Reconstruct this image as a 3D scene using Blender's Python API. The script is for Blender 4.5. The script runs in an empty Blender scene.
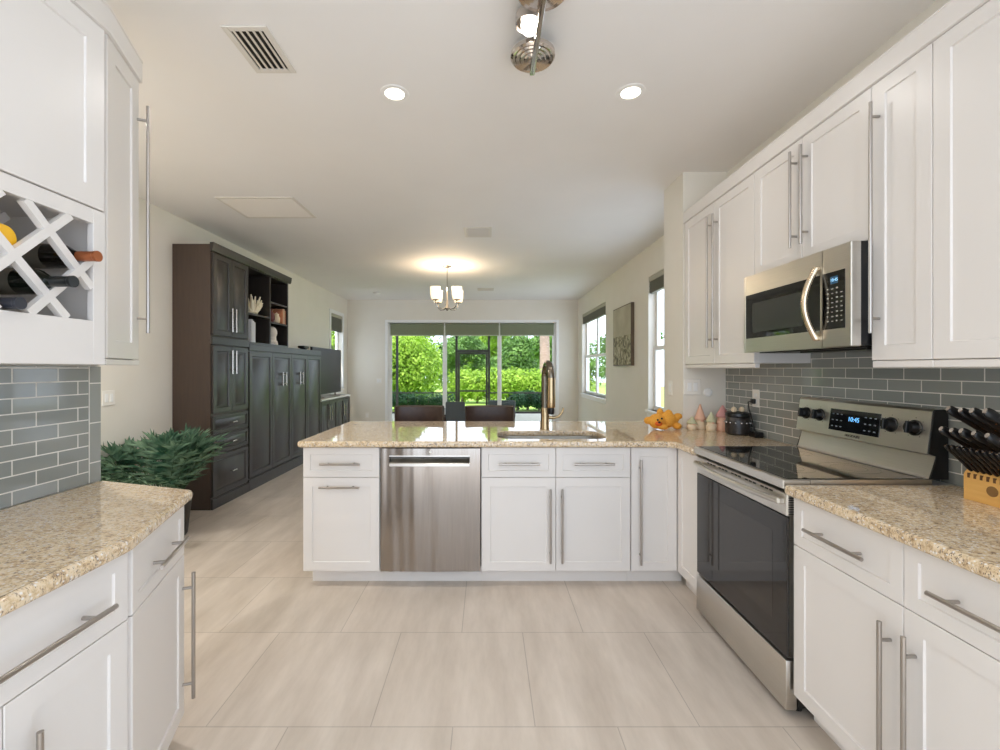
import bpy, bmesh, math, random
from mathutils import Vector, Matrix
random.seed(7)
PI = math.pi
C = bpy.context.scene.collection
SC = bpy.context.scene

# ------------------------------------------------------------------ camera, world, sun, exposure
EYE = 1.365
cam = bpy.data.objects.new('camera', bpy.data.cameras.new('camera'))
C.objects.link(cam)
cam.location = (0, 0, EYE)
cam.rotation_euler = (PI/2, 0, 0)
cam.data.sensor_width = 36
cam.data.lens = 36*445/1000
cam.data.shift_x = 0.013
cam.data.shift_y = -0.0065
cam.data.clip_start = 0.03
SC.camera = cam

world = bpy.data.worlds.new('world'); SC.world = world
world.use_nodes = True
bg = world.node_tree.nodes['Background']
bg.inputs[0].default_value = (0.79, 0.91, 1.07, 1)
bg.inputs[1].default_value = 5.0

sun = bpy.data.objects.new('sun', bpy.data.lights.new('sun', 'SUN'))
C.objects.link(sun)
sun.data.energy = 9.0
sun.data.angle = 0.02
sun.data.color = (1.0, 0.95, 0.86)
sun.rotation_euler = Vector((0.12, 0.46, -0.88)).to_track_quat('-Z', 'Y').to_euler()

SC.view_settings.view_transform = 'Standard'
SC.view_settings.look = 'None'
SC.view_settings.gamma = 1
SC.view_settings.use_curve_mapping = False
SC.view_settings.exposure = -0.70
SC.cycles.max_bounces = 16
SC.cycles.diffuse_bounces = 12
SC.cycles.transparent_max_bounces = 16
SC.cycles.sample_clamp_indirect = 6
SC.cycles.caustics_reflective = False
SC.cycles.caustics_refractive = False
SC.cycles.use_denoising = True

LAMP_W = 5        # each recessed lamp
BULB_W = 7         # each chandelier bulb

# ------------------------------------------------------------------ materials
def lin(c):
    return tuple((x/255/12.92 if x/255 <= 0.04045 else ((x/255+0.055)/1.055)**2.4) for x in c)

def mat(name, rgb=(200, 200, 200), rough=0.5, metal=0.0, spec=0.5, coat=0.0, emit=None, es=0.0, aniso=0.0):
    m = bpy.data.materials.new(name); m.use_nodes = True
    b = m.node_tree.nodes['Principled BSDF']
    b.inputs['Base Color'].default_value = (*lin(rgb), 1)
    b.inputs['Roughness'].default_value = rough
    b.inputs['Metallic'].default_value = metal
    b.inputs['Specular IOR Level'].default_value = spec
    b.inputs['Coat Weight'].default_value = coat
    b.inputs['Coat Roughness'].default_value = 0.05
    if aniso: b.inputs['Anisotropic'].default_value = aniso
    if emit:
        b.inputs['Emission Color'].default_value = (*lin(emit), 1)
        b.inputs['Emission Strength'].default_value = es
    return m

def N(m, kind, **kw):
    n = m.node_tree.nodes.new(kind)
    for k, v in kw.items():
        if k in n.inputs: n.inputs[k].default_value = v
        else: setattr(n, k, v)
    return n

def L(m, a, b): m.node_tree.links.new(a, b)
def BSDF(m): return m.node_tree.nodes['Principled BSDF']

def ramp(m, fac, stops):
    r = m.node_tree.nodes.new('ShaderNodeValToRGB')
    e = r.color_ramp.elements
    while len(e) < len(stops): e.new(0.5)
    for i, (p, c) in enumerate(stops):
        e[i].position = p; e[i].color = (*lin(c), 1)
    L(m, fac, r.inputs[0])
    return r.outputs[0]

def mixc(m, fac, a, b, mode='MIX'):
    n = m.node_tree.nodes.new('ShaderNodeMix'); n.data_type = 'RGBA'; n.blend_type = mode
    for sock, v in ((n.inputs[0], fac), (n.inputs[6], a), (n.inputs[7], b)):
        if isinstance(v, (int, float)): sock.default_value = v
        elif isinstance(v, tuple): sock.default_value = (*lin(v), 1)
        else: L(m, v, sock)
    return n.outputs[2]

def geo(m): return N(m, 'ShaderNodeNewGeometry').outputs['Position']

def noise_mat(name, c1, c2, scale, rough=0.5, detail=3, metal=0.0, spec=0.5, stretch=None, bump=0.0, coat=0.0):
    m = mat(name, c1, rough, metal, spec, coat)
    src = geo(m)
    if stretch:
        mp = N(m, 'ShaderNodeMapping'); mp.inputs['Scale'].default_value = stretch
        L(m, src, mp.inputs[0]); src = mp.outputs[0]
    t = N(m, 'ShaderNodeTexNoise', Scale=scale, Detail=detail); L(m, src, t.inputs['Vector'])
    L(m, ramp(m, t.outputs[0], [(0.3, c1), (0.7, c2)]), BSDF(m).inputs['Base Color'])
    if bump:
        b = N(m, 'ShaderNodeBump', Strength=bump, Distance=0.01); L(m, t.outputs[0], b.inputs['Height'])
        L(m, b.outputs[0], BSDF(m).inputs['Normal'])
    return m

def granite():
    m = mat('granite', (200, 180, 150), 0.03, 0, 0.55)
    p = geo(m)
    n1 = N(m, 'ShaderNodeTexNoise', Scale=62, Detail=6, Roughness=0.72); L(m, p, n1.inputs['Vector'])
    base = ramp(m, n1.outputs[0], [(0.30, (140, 114, 88)), (0.43, (200, 174, 138)), (0.55, (222, 202, 170)), (0.72, (214, 204, 190))])
    mp = N(m, 'ShaderNodeMapping'); mp.inputs['Rotation'].default_value = (0.2, 0.1, 0.5); mp.inputs['Scale'].default_value = (1, 2.4, 1)
    L(m, p, mp.inputs[0])
    n2 = N(m, 'ShaderNodeTexNoise', Scale=70, Detail=5, Roughness=0.7); L(m, mp.outputs[0], n2.inputs['Vector'])
    f2 = ramp(m, n2.outputs[0], [(0.55, (0, 0, 0)), (0.62, (255, 255, 255))])
    c2 = mixc(m, f2, base, (124, 106, 94))
    v = N(m, 'ShaderNodeTexVoronoi', Scale=120); L(m, mp.outputs[0], v.inputs['Vector'])
    n3 = N(m, 'ShaderNodeTexNoise', Scale=24, Detail=3); L(m, p, n3.inputs['Vector'])
    f3 = ramp(m, v.outputs['Distance'], [(0.18, (255, 255, 255)), (0.32, (0, 0, 0))])
    g3 = ramp(m, n3.outputs[0], [(0.50, (0, 0, 0)), (0.58, (255, 255, 255))])
    mm = N(m, 'ShaderNodeMath', operation='MULTIPLY'); L(m, f3, mm.inputs[0]); L(m, g3, mm.inputs[1])
    c3 = mixc(m, mm.outputs[0], c2, (66, 60, 58))
    v2 = N(m, 'ShaderNodeTexVoronoi', Scale=85); L(m, p, v2.inputs['Vector'])
    f4 = ramp(m, v2.outputs['Distance'], [(0.16, (235, 235, 235)), (0.30, (0, 0, 0))])
    c4 = mixc(m, f4, c3, (232, 230, 228))
    L(m, c4, BSDF(m).inputs['Base Color'])
    return m

def brick_mat(name, axes, w, h, mortar, c1, c2, cm, rough, off=(0, 0), bump=0.4, coat=0.0, streak=None, tone=None):
    m = mat(name, c1, rough, 0, 0.5, coat)
    s = N(m, 'ShaderNodeSeparateXYZ'); L(m, geo(m), s.inputs[0])
    cb = N(m, 'ShaderNodeCombineXYZ')
    L(m, s.outputs[axes[0]], cb.inputs[0]); L(m, s.outputs[axes[1]], cb.inputs[1])
    mp = N(m, 'ShaderNodeMapping'); mp.inputs['Location'].default_value = (off[0], off[1], 0)
    L(m, cb.outputs[0], mp.inputs[0])
    b = N(m, 'ShaderNodeTexBrick'); L(m, mp.outputs[0], b.inputs['Vector'])
    b.inputs['Scale'].default_value = 1
    b.inputs['Mortar Size'].default_value = mortar
    b.inputs['Mortar Smooth'].default_value = 0.1
    b.inputs['Brick Width'].default_value = w
    b.inputs['Row Height'].default_value = h
    b.inputs['Color1'].default_value = (*lin(c1), 1)
    b.inputs['Color2'].default_value = (*lin(c2), 1)
    b.inputs['Mortar'].default_value = (*lin(cm), 1)
    col = b.outputs['Color']
    if streak:
        m2 = N(m, 'ShaderNodeMapping'); m2.inputs['Scale'].default_value = streak; m2.inputs['Rotation'].default_value = (0, 0, 0.25)
        L(m, geo(m), m2.inputs[0])
        t = N(m, 'ShaderNodeTexNoise', Scale=2.2, Detail=7, Roughness=0.62); L(m, m2.outputs[0], t.inputs['Vector'])
        r = ramp(m, t.outputs[0], [(0.3, tone[0]), (0.7, tone[1])])
        col = mixc(m, 1.0, col, r, 'MULTIPLY')
    L(m, col, BSDF(m).inputs['Base Color'])
    iv = N(m, 'ShaderNodeMath', operation='SUBTRACT'); iv.inputs[0].default_value = 1; L(m, b.outputs['Fac'], iv.inputs[1])
    bp = N(m, 'ShaderNodeBump', Strength=bump, Distance=0.003); L(m, iv.outputs[0], bp.inputs['Height'])
    L(m, bp.outputs[0], BSDF(m).inputs['Normal'])
    rr = N(m, 'ShaderNodeMath', operation='MULTIPLY_ADD'); L(m, b.outputs['Fac'], rr.inputs[0])
    rr.inputs[1].default_value = 0.7 - rough; rr.inputs[2].default_value = rough
    L(m, rr.outputs[0], BSDF(m).inputs['Roughness'])
    return m

def glass_mat(name, tint=(1, 1, 1), refl=0.06):
    m = bpy.data.materials.new(name); m.use_nodes = True
    nt = m.node_tree; nt.nodes.remove(nt.nodes['Principled BSDF'])
    out = nt.nodes['Material Output']
    tr = nt.nodes.new('ShaderNodeBsdfTransparent'); tr.inputs[0].default_value = (*tint, 1)
    gl = nt.nodes.new('ShaderNodeBsdfGlossy'); gl.inputs['Roughness'].default_value = 0.02
    mx = nt.nodes.new('ShaderNodeMixShader')
    fr = nt.nodes.new('ShaderNodeLayerWeight'); fr.inputs[0].default_value = refl*2
    gm = nt.nodes.new('ShaderNodeNewGeometry')
    inv = nt.nodes.new('ShaderNodeMath'); inv.operation = 'SUBTRACT'; inv.inputs[0].default_value = 1
    mu = nt.nodes.new('ShaderNodeMath'); mu.operation = 'MULTIPLY'
    nt.links.new(gm.outputs['Backfacing'], inv.inputs[1])
    nt.links.new(fr.outputs['Fresnel'], mu.inputs[0]); nt.links.new(inv.outputs[0], mu.inputs[1])
    nt.links.new(mu.outputs[0], mx.inputs[0])
    nt.links.new(tr.outputs[0], mx.inputs[1]); nt.links.new(gl.outputs[0], mx.inputs[2])
    nt.links.new(mx.outputs[0], out.inputs[0])
    return m

def leaf_mat(name, c1, c2, trans=0.35, scale=6.0):
    m = mat(name, c1, 0.55, 0, 0.3)
    t = N(m, 'ShaderNodeTexNoise', Scale=scale, Detail=4); L(m, geo(m), t.inputs['Vector'])
    col = ramp(m, t.outputs[0], [(0.35, c1), (0.65, c2)])
    L(m, col, BSDF(m).inputs['Base Color'])
    tl = N(m, 'ShaderNodeBsdfTranslucent'); L(m, col, tl.inputs[0])
    mx = N(m, 'ShaderNodeMixShader'); mx.inputs[0].default_value = trans
    out = m.node_tree.nodes['Material Output']
    L(m, BSDF(m).outputs[0], mx.inputs[1]); L(m, tl.outputs[0], mx.inputs[2]); L(m, mx.outputs[0], out.inputs[0])
    return m

M_WALL = noise_mat('wall_paint', (228, 223, 211), (231, 226, 215), 3, 0.6)
M_CEIL = noise_mat('ceiling_paint', (238, 235, 232), (241, 238, 235), 2, 0.7)
M_TRIM = mat('trim_white', (240, 240, 238), 0.35)
M_WHITE = noise_mat('cabinet_white', (221, 216, 211), (224, 219, 214), 2, 0.32)
M_GRAN = granite()
M_FLOOR = brick_mat('floor_tile', (0, 1), 0.6275, 0.606, 0.0022, (216, 204, 191), (210, 199, 186), (186, 176, 164), 0.36,
                    off=(-0.1835+0.31375, -1.695), bump=0.25, streak=(3.2, 0.7, 1), tone=((222, 219, 215), (255, 255, 255)))
M_TILE = brick_mat('glass_subway_tile', (1, 2), 0.157, 0.0508, 0.0022, (146, 149, 144), (136, 140, 136), (222, 219, 212), 0.08, off=(0.03, -0.914+0.004), bump=0.5)
M_TILEV = brick_mat('glass_border_tile', (2, 1), 0.157, 0.06, 0.0022, (150, 153, 148), (140, 144, 140), (222, 219, 212), 0.08, off=(-0.914, -1.745), bump=0.5)
M_STEEL = noise_mat('brushed_steel', (208, 204, 196), (216, 212, 205), 14, 0.3, 2, metal=1.0, stretch=(0.5, 0.5, 60))
M_STEELV = noise_mat('satin_steel', (158, 150, 142), (168, 160, 153), 10, 0.2, 2, metal=1.0, stretch=(30, 30, 0.4))
_mp = N(M_STEELV, 'ShaderNodeMapping'); _mp.inputs['Scale'].default_value = (9, 9, 0.7); L(M_STEELV, geo(M_STEELV), _mp.inputs[0])
_tn = N(M_STEELV, 'ShaderNodeTexNoise', Scale=1.0, Detail=1); L(M_STEELV, _mp.outputs[0], _tn.inputs['Vector'])
_bp = N(M_STEELV, 'ShaderNodeBump', Strength=0.6, Distance=0.03); L(M_STEELV, _tn.outputs[0], _bp.inputs['Height'])
L(M_STEELV, _bp.outputs[0], BSDF(M_STEELV).inputs['Normal'])
M_RECESS = mat('recess_grey', (92, 88, 84), 0.4, 0.6)
M_NICKEL = mat('brushed_nickel', (178, 172, 166), 0.28, 1.0)
M_BRONZE = mat('champagne_nickel', (176, 154, 120), 0.22, 1.0)
M_CHROME = mat('polished_nickel', (205, 198, 192), 0.12, 1.0)
M_BLKGLASS = mat('black_glass', (10, 10, 11), 0.04, 0, 0.6)
M_OVENGLASS = mat('oven_glass', (22, 19, 18), 0.05, 0, 0.7)
M_BLACK = mat('black_plastic', (14, 14, 15), 0.35)
M_DGRAY = mat('dark_gray_metal', (60, 58, 56), 0.4, 0.5)
M_ESP = noise_mat('espresso_wood', (44, 40, 38), (56, 50, 46), 6, 0.3, 4, stretch=(6, 6, 0.6))
M_ESPSIDE = noise_mat('espresso_side', (60, 46, 37), (68, 53, 42), 6, 0.42, 4, stretch=(6, 6, 0.6))
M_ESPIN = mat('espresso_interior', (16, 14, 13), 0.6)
M_LEATHER = noise_mat('brown_leather', (52, 36, 28), (64, 46, 36), 30, 0.3, 3, bump=0.1)
M_GREYFAB = noise_mat('grey_fabric', (70, 76, 78), (80, 86, 88), 120, 0.8)
M_DWOOD = noise_mat('dark_wood', (52, 36, 28), (66, 46, 36), 10, 0.3, 4, stretch=(0.6, 6, 6))
M_GLASS = glass_mat('window_glass')
M_PORC = mat('switch_plastic', (238, 234, 226), 0.35)
M_SCREEN = mat('tv_screen', (30, 27, 31), 0.3, 0, 0.25)
M_LAMP = mat('lamp_glow', (255, 250, 240), 0.4, emit=(255, 246, 230), es=9)
M_SHADE = mat('frosted_shade', (250, 240, 225), 0.4, emit=(255, 226, 185), es=2.2)
M_VOID = mat('vent_void', (45, 40, 34), 0.9)
M_BRZALU = mat('bronze_aluminium', (46, 40, 34), 0.5)
M_STUCCO = noise_mat('lanai_stucco', (128, 132, 104), (136, 139, 112), 30, 0.8)
M_CONC = noise_mat('lanai_concrete', (176, 170, 158), (190, 184, 172), 8, 0.8)
M_LAWN = noise_mat('lawn', (130, 160, 70), (160, 190, 90), 20, 0.9)

# ------------------------------------------------------------------ mesh helpers
def fr(o, u):
    """local x runs along u, z up, y away from the viewer of the front; fronts look along local -y"""
    u = Vector(u).normalized(); z = Vector((0, 0, 1)); y = z.cross(u)
    m = Matrix((u, y, z)).transposed().to_4x4(); m.translation = Vector(o)
    return m

class MB:
    def __init__(s, M=None):
        s.bm = bmesh.new(); s.M = M or Matrix()
    def v(s, p): return s.bm.verts.new(s.M @ Vector(p))
    def f(s, vs):
        try: return s.bm.faces.new(vs)
        except ValueError: return None
    def box(s, x0, x1, y0, y1, z0, z1, b=0, seg=1):
        if x0 > x1: x0, x1 = x1, x0
        if y0 > y1: y0, y1 = y1, y0
        if z0 > z1: z0, z1 = z1, z0
        v = [s.v(p) for p in ((x0,y0,z0),(x1,y0,z0),(x1,y1,z0),(x0,y1,z0),(x0,y0,z1),(x1,y0,z1),(x1,y1,z1),(x0,y1,z1))]
        fs = [s.f([v[i] for i in q]) for q in ((3,2,1,0),(4,5,6,7),(0,1,5,4),(1,2,6,5),(2,3,7,6),(3,0,4,7))]
        if b:
            es = list({e for f in fs for e in f.edges})
            bmesh.ops.bevel(s.bm, geom=es, offset=b, segments=seg, affect='EDGES', profile=0.5)
        return s
    def rings(s, rs, cap0=True, cap1=True, closed=True):
        vr = [[s.v(p) for p in r] for r in rs]
        for a, b in zip(vr, vr[1:]):
            n = len(a)
            for i in range(n if closed else n-1):
                j = (i+1) % n
                s.f([a[i], a[j], b[j], b[i]])
        if cap0: s.f(vr[0][::-1])
        if cap1: s.f(vr[-1])
        return s
    def panel(s, u0, u1, z0, z1, prof):
        """a rectangular front built from rings (inset, y), last ring closed; first ring is the back"""
        rs = []
        for i, y in prof:
            rs.append([(u0+i, y, z0+i), (u1-i, y, z0+i), (u1-i, y, z1-i), (u0+i, y, z1-i)])
        return s.rings(rs)
    def cyl(s, p0, p1, r0, r1=None, n=14, caps=True):
        r1 = r0 if r1 is None else r1
        return s.tube([p0, p1], [r0, r1], n, caps)
    def tube(s, pts, r, n=10, caps=True):
        pts = [Vector(p) for p in pts]
        if isinstance(r, (int, float)): r = [r]*len(pts)
        rs = []; prev = None
        for i, p in enumerate(pts):
            a = pts[max(i-1, 0)]; b = pts[min(i+1, len(pts)-1)]
            t = (b-a).normalized()
            if prev is None:
                h = Vector((0, 0, 1)) if abs(t.z) < 0.9 else Vector((1, 0, 0))
                x = t.cross(h).normalized()
            else:
                x = (prev - t*prev.dot(t)).normalized()
            prev = x; y = t.cross(x)
            rs.append([p + (x*math.cos(2*PI*k/n) + y*math.sin(2*PI*k/n))*r[i] for k in range(n)])
        return s.rings(rs, caps, caps)
    def lathe(s, prof, c=(0,0,0), axis=(0,0,1), n=24, caps=True, sx=1.0):
        q = Vector((0,0,1)).rotation_difference(Vector(axis).normalized())
        c = Vector(c)
        rs = [[c + q @ Vector((r*math.cos(2*PI*k/n)*sx, r*math.sin(2*PI*k/n), z)) for k in range(n)] for r, z in prof]
        return s.rings(rs, caps, caps)
    def ball(s, c, r, u=16, w=10, rot=None):
        if isinstance(r, (int, float)): r = (r, r, r)
        mm = s.M @ Matrix.Translation(Vector(c)) @ (rot.to_4x4() if rot else Matrix()) @ Matrix.Diagonal((*r, 1))
        bmesh.ops.create_uvsphere(s.bm, u_segments=u, v_segments=w, radius=1, matrix=mm)
        return s
    def slab(s, poly, z0, z1, b=0.0, hole=None, seg=4):
        """horizontal slab with rounded edges; poly counter-clockwise; hole counter-clockwise too"""
        def ring(p, d, z): return [(x, y, z) for x, y in offset(p, d)]
        prof = []
        if b:
            h = (z1-z0)/2
            for k in range(seg+1):
                a = PI/2*k/seg; prof.append((b*(1-math.sin(a)), z0 + b*(1-math.cos(a))))
            for k in range(seg+1):
                a = PI/2*k/seg; prof.append((b*(1-math.cos(a)), z1 - b*(1-math.sin(a))))
        else: prof = [(0, z0), (0, z1)]
        lo = hi = None
        vr = [[s.v(p) for p in ring(poly, d, z)] for d, z in prof]
        for a, c in zip(vr, vr[1:]):
            n = len(a)
            for i in range(n): s.f([a[i], a[(i+1) % n], c[(i+1) % n], c[i]])
        tops, bots = [vr[-1]], [vr[0]]
        if hole:
            hr = [[s.v(p) for p in ring(hole, -d*0.4, z)] for d, z in prof]
            for a, c in zip(hr, hr[1:]):
                n = len(a)
                for i in range(n): s.f([c[i], c[(i+1) % n], a[(i+1) % n], a[i]])
            tops.append(hr[-1]); bots.append(hr[0])
        for loops in (tops, bots):
            if len(loops) == 1: s.f(loops[0]); continue
            es = []
            for lp in loops:
                for i in range(len(lp)):
                    e = s.bm.edges.get((lp[i], lp[(i+1) % len(lp)])) or s.bm.edges.new((lp[i], lp[(i+1) % len(lp)]))
                    es.append(e)
            bmesh.ops.triangle_fill(s.bm, use_beauty=True, use_dissolve=False, edges=es)
        return s
    def build(s, name, m, parent=None, sharp=32, smooth=True):
        bmesh.ops.recalc_face_normals(s.bm, faces=s.bm.faces)
        if parent is not None:
            bmesh.ops.translate(s.bm, verts=s.bm.verts, vec=-world_loc(parent))
        me = bpy.data.meshes.new(name)
        s.bm.to_mesh(me); s.bm.free()
        if smooth:
            for p in me.polygons: p.use_smooth = True
            me.set_sharp_from_angle(angle=math.radians(sharp))
        me.materials.append(m)
        o = bpy.data.objects.new(name, me); C.objects.link(o)
        if parent is not None: o.parent = parent
        return o

def world_loc(o):
    v = Vector(o.location)
    while o.parent: o = o.parent; v += Vector(o.location)
    return v

def offset(poly, d):
    """inset a counter-clockwise polygon by d"""
    if not d: return list(poly)
    n = len(poly); out = []
    for i in range(n):
        p, a, b = Vector(poly[i]), Vector(poly[i-1]), Vector(poly[(i+1) % n])
        e1 = (p-a).normalized(); e2 = (b-p).normalized()
        n1 = Vector((-e1.y, e1.x)); n2 = Vector((-e2.y, e2.x))
        k = n1 + n2
        q = p + k*(d/max(0.3, k.dot(n1))) if k.length > 1e-6 else p
        out.append((q.x, q.y))
    return out

def round_poly(pts, radii, n=6):
    out = []
    for i, p in enumerate(pts):
        r = radii[i] if isinstance(radii, (list, tuple)) else radii
        p = Vector(p); a = Vector(pts[i-1]); b = Vector(pts[(i+1) % len(pts)])
        if not r: out.append((p.x, p.y)); continue
        e1 = (a-p).normalized(); e2 = (b-p).normalized()
        ang = e1.angle(e2); t = r/math.tan(ang/2)
        p1 = p+e1*t; p2 = p+e2*t
        for k in range(n+1):
            s = k/n
            q = p1*(1-s)**2 + p*2*s*(1-s) + p2*s*s
            out.append((q.x, q.y))
    return out

def tag(o, label=None, cat=None, group=None, kind=None):
    if label: o['label'] = label
    if cat: o['category'] = cat
    if group: o['group'] = group
    if kind: o['kind'] = kind
    return o

def thing(name, label, cat, loc=(0, 0, 0), group=None):
    o = bpy.data.objects.new(name, None); C.objects.link(o)
    o.location = loc; o.empty_display_size = 0.1
    return tag(o, label, cat, group)

def copy_tree(o, loc, label=None, rot=None):
    def rec(x, par):
        c = x.copy(); C.objects.link(c); c.parent = par
        for ch in x.children: rec(ch, c)
        return c
    c = rec(o, None); c.location = loc
    if label: c['label'] = label
    if rot is not None: c.rotation_euler = rot
    return c

def struct(mb, name, m, label=None):
    o = mb.build(name, m); o['kind'] = 'structure'
    if label: o['label'] = label
    return o

def text_mesh(name, body, size, M, m, parent, extrude=0.0004):
    cu = bpy.data.curves.new(name, 'FONT'); cu.body = body; cu.size = size; cu.extrude = extrude
    cu.align_x = 'CENTER'; cu.align_y = 'CENTER'
    t = bpy.data.objects.new(name + '_tmp', cu); C.objects.link(t)
    dg = bpy.context.evaluated_depsgraph_get()
    me = bpy.data.meshes.new_from_object(t.evaluated_get(dg))
    bpy.data.objects.remove(t); 
    me.transform(M @ Matrix.Rotation(PI/2, 4, 'X'))
    if parent is not None: me.transform(Matrix.Translation(-world_loc(parent)))
    me.materials.clear(); me.materials.append(m)
    o = bpy.data.objects.new(name, me); C.objects.link(o)
    if parent is not None: o.parent = parent
    return o

def blob(name, balls, m, parent=None, voxel=0.004, smooth=4):
    """ellipsoids fused into one continuous skin"""
    mb = MB()
    for c, r, *rot in balls: mb.ball(c, r, 14, 10, rot[0] if rot else None)
    o = mb.build(name, m, parent)
    r = o.modifiers.new('fuse', 'REMESH'); r.mode = 'VOXEL'; r.voxel_size = voxel; r.use_smooth_shade = True
    s = o.modifiers.new('soften', 'SMOOTH'); s.iterations = smooth; s.factor = 0.5
    return o

# ------------------------------------------------------------------ setting
XR, XL, YB, HC = 1.973, -3.03, 9.65, 2.855   # dining wall, living wall, garden wall, ceiling
KR, KL = 1.82, -1.57                          # kitchen walls

struct(MB().box(-3.2, 2.15, -1.5, YB+0.15, -0.1, 0), 'floor', M_FLOOR)
struct(MB().box(-3.2, 2.15, -1.5, YB+0.15, HC, HC+0.12), 'ceiling', M_CEIL)

W3 = (8.62, 9.32, 0.95, 2.45)   # small living window: y0 y1 z0 z1
def wall_with_holes(x0, x1, y0, y1, holes):
    """wall running along y, holes (y0,y1,z0,z1) sorted"""
    mb = MB(); y = y0
    for (a, b, c, d) in holes:
        mb.box(x0, x1, y, a, 0, HC)
        mb.box(x0, x1, a, b, 0, c); mb.box(x0, x1, a, b, d, HC)
        y = b
    mb.box(x0, x1, y, y1, 0, HC)
    return mb
struct(wall_with_holes(XL-0.15, XL, -1.5, YB, [W3]), 'wall_left', M_WALL)
WB = (3.62, 5.44, 0.86, 2.48)
WA = (7.40, 9.22, 0.86, 2.48)
struct(wall_with_holes(XR, XR+0.15, 3.6, YB, [(3.80, WB[1], WB[2], WB[3]), WA]), 'wall_right', M_WALL)
W_ADDED = (-1.38, 0.36, 0.12, 2.45)  # unseen opening behind the camera, added to let in cool daylight
struct(wall_with_holes(KR, KR+0.15, -1.5, 3.374, [W_ADDED]), 'wall_kitchen_right', M_WALL)
struct(MB().box(1.486, 2.12, 3.374, 3.736, 0, HC), 'wall_kitchen_end', M_WALL)
struct(MB().box(KL-0.12, KL, -1.5, 1.80, 0, HC), 'wall_kitchen_left', M_WALL)
DX0, DX1, DZ = -2.147, 1.496, 2.36
mb = MB().box(XL-0.15, DX0, YB, YB+0.15, 0, HC).box(DX1, XR+0.15, YB, YB+0.15, 0, HC).box(DX0, DX1, YB, YB+0.15, DZ, HC)
struct(mb, 'wall_back', M_WALL)

def base(name, mb): struct(mb, name, M_TRIM)
base('baseboard_left', MB().box(XL, XL+0.014, 1.8, YB, 0, 0.13, 0.004))
base('baseboard_right', MB().box(XR-0.014, XR, 3.736, YB, 0, 0.13, 0.004))
base('baseboard_back', MB().box(XL, DX0-0.07, YB-0.014, YB, 0, 0.13, 0.004).box(DX1+0.07, XR, YB-0.014, YB, 0, 0.13, 0.004))
base('baseboard_end', MB().box(1.472, 1.486, 3.374, 3.736, 0, 0.13, 0.003))

M_BLIND0 = mat('hem_grey', (186, 190, 170), 0.5)
# sliding door in the garden wall
d1 = bpy.data.objects.new('door_1', None); C.objects.link(d1); d1.location = ((DX0+DX1)/2, YB, 0); d1['kind'] = 'structure'
mb = MB()
mb.box(DX0-0.06, DX0, YB-0.018, YB+0.02, 0, DZ+0.06, 0.003).box(DX1, DX1+0.06, YB-0.018, YB+0.02, 0, DZ+0.06, 0.003)
mb.box(DX0-0.06, DX1+0.06, YB-0.02, YB+0.02, DZ, DZ+0.06, 0.003)
mb.build('door_casing', M_TRIM, d1)
MB().box(DX0, DX1, YB+0.02, YB+0.14, -0.001, 0.03).box(DX0, DX1, YB+0.03, YB+0.14, DZ-0.018, DZ).box(DX0, DX0+0.03, YB+0.03, YB+0.14, 0, DZ).box(DX1-0.03, DX1, YB+0.03, YB+0.14, 0, DZ).build('door_frame', M_TRIM, d1)
pw = (DX1-DX0-0.06)/3
for k in range(3):
    a = DX0+0.03+k*pw; b = a+pw; y = YB+0.05+0.025*(k % 2)
    lo, hi = 0.03, DZ-0.018
    mb = MB().box(a, a+0.045, y, y+0.03, lo, hi, 0.003).box(b-0.045, b, y, y+0.03, lo, hi, 0.003)
    mb.box(a+0.045, b-0.045, y, y+0.03, lo, lo+0.08).box(a+0.045, b-0.045, y, y+0.03, hi-0.028, hi)
    p = mb.build('door_panel', M_TRIM, d1)
    MB().box(a+0.045, b-0.045, y+0.012, y+0.018, lo+0.08, hi-0.028).build('glass', M_GLASS, p)

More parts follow.
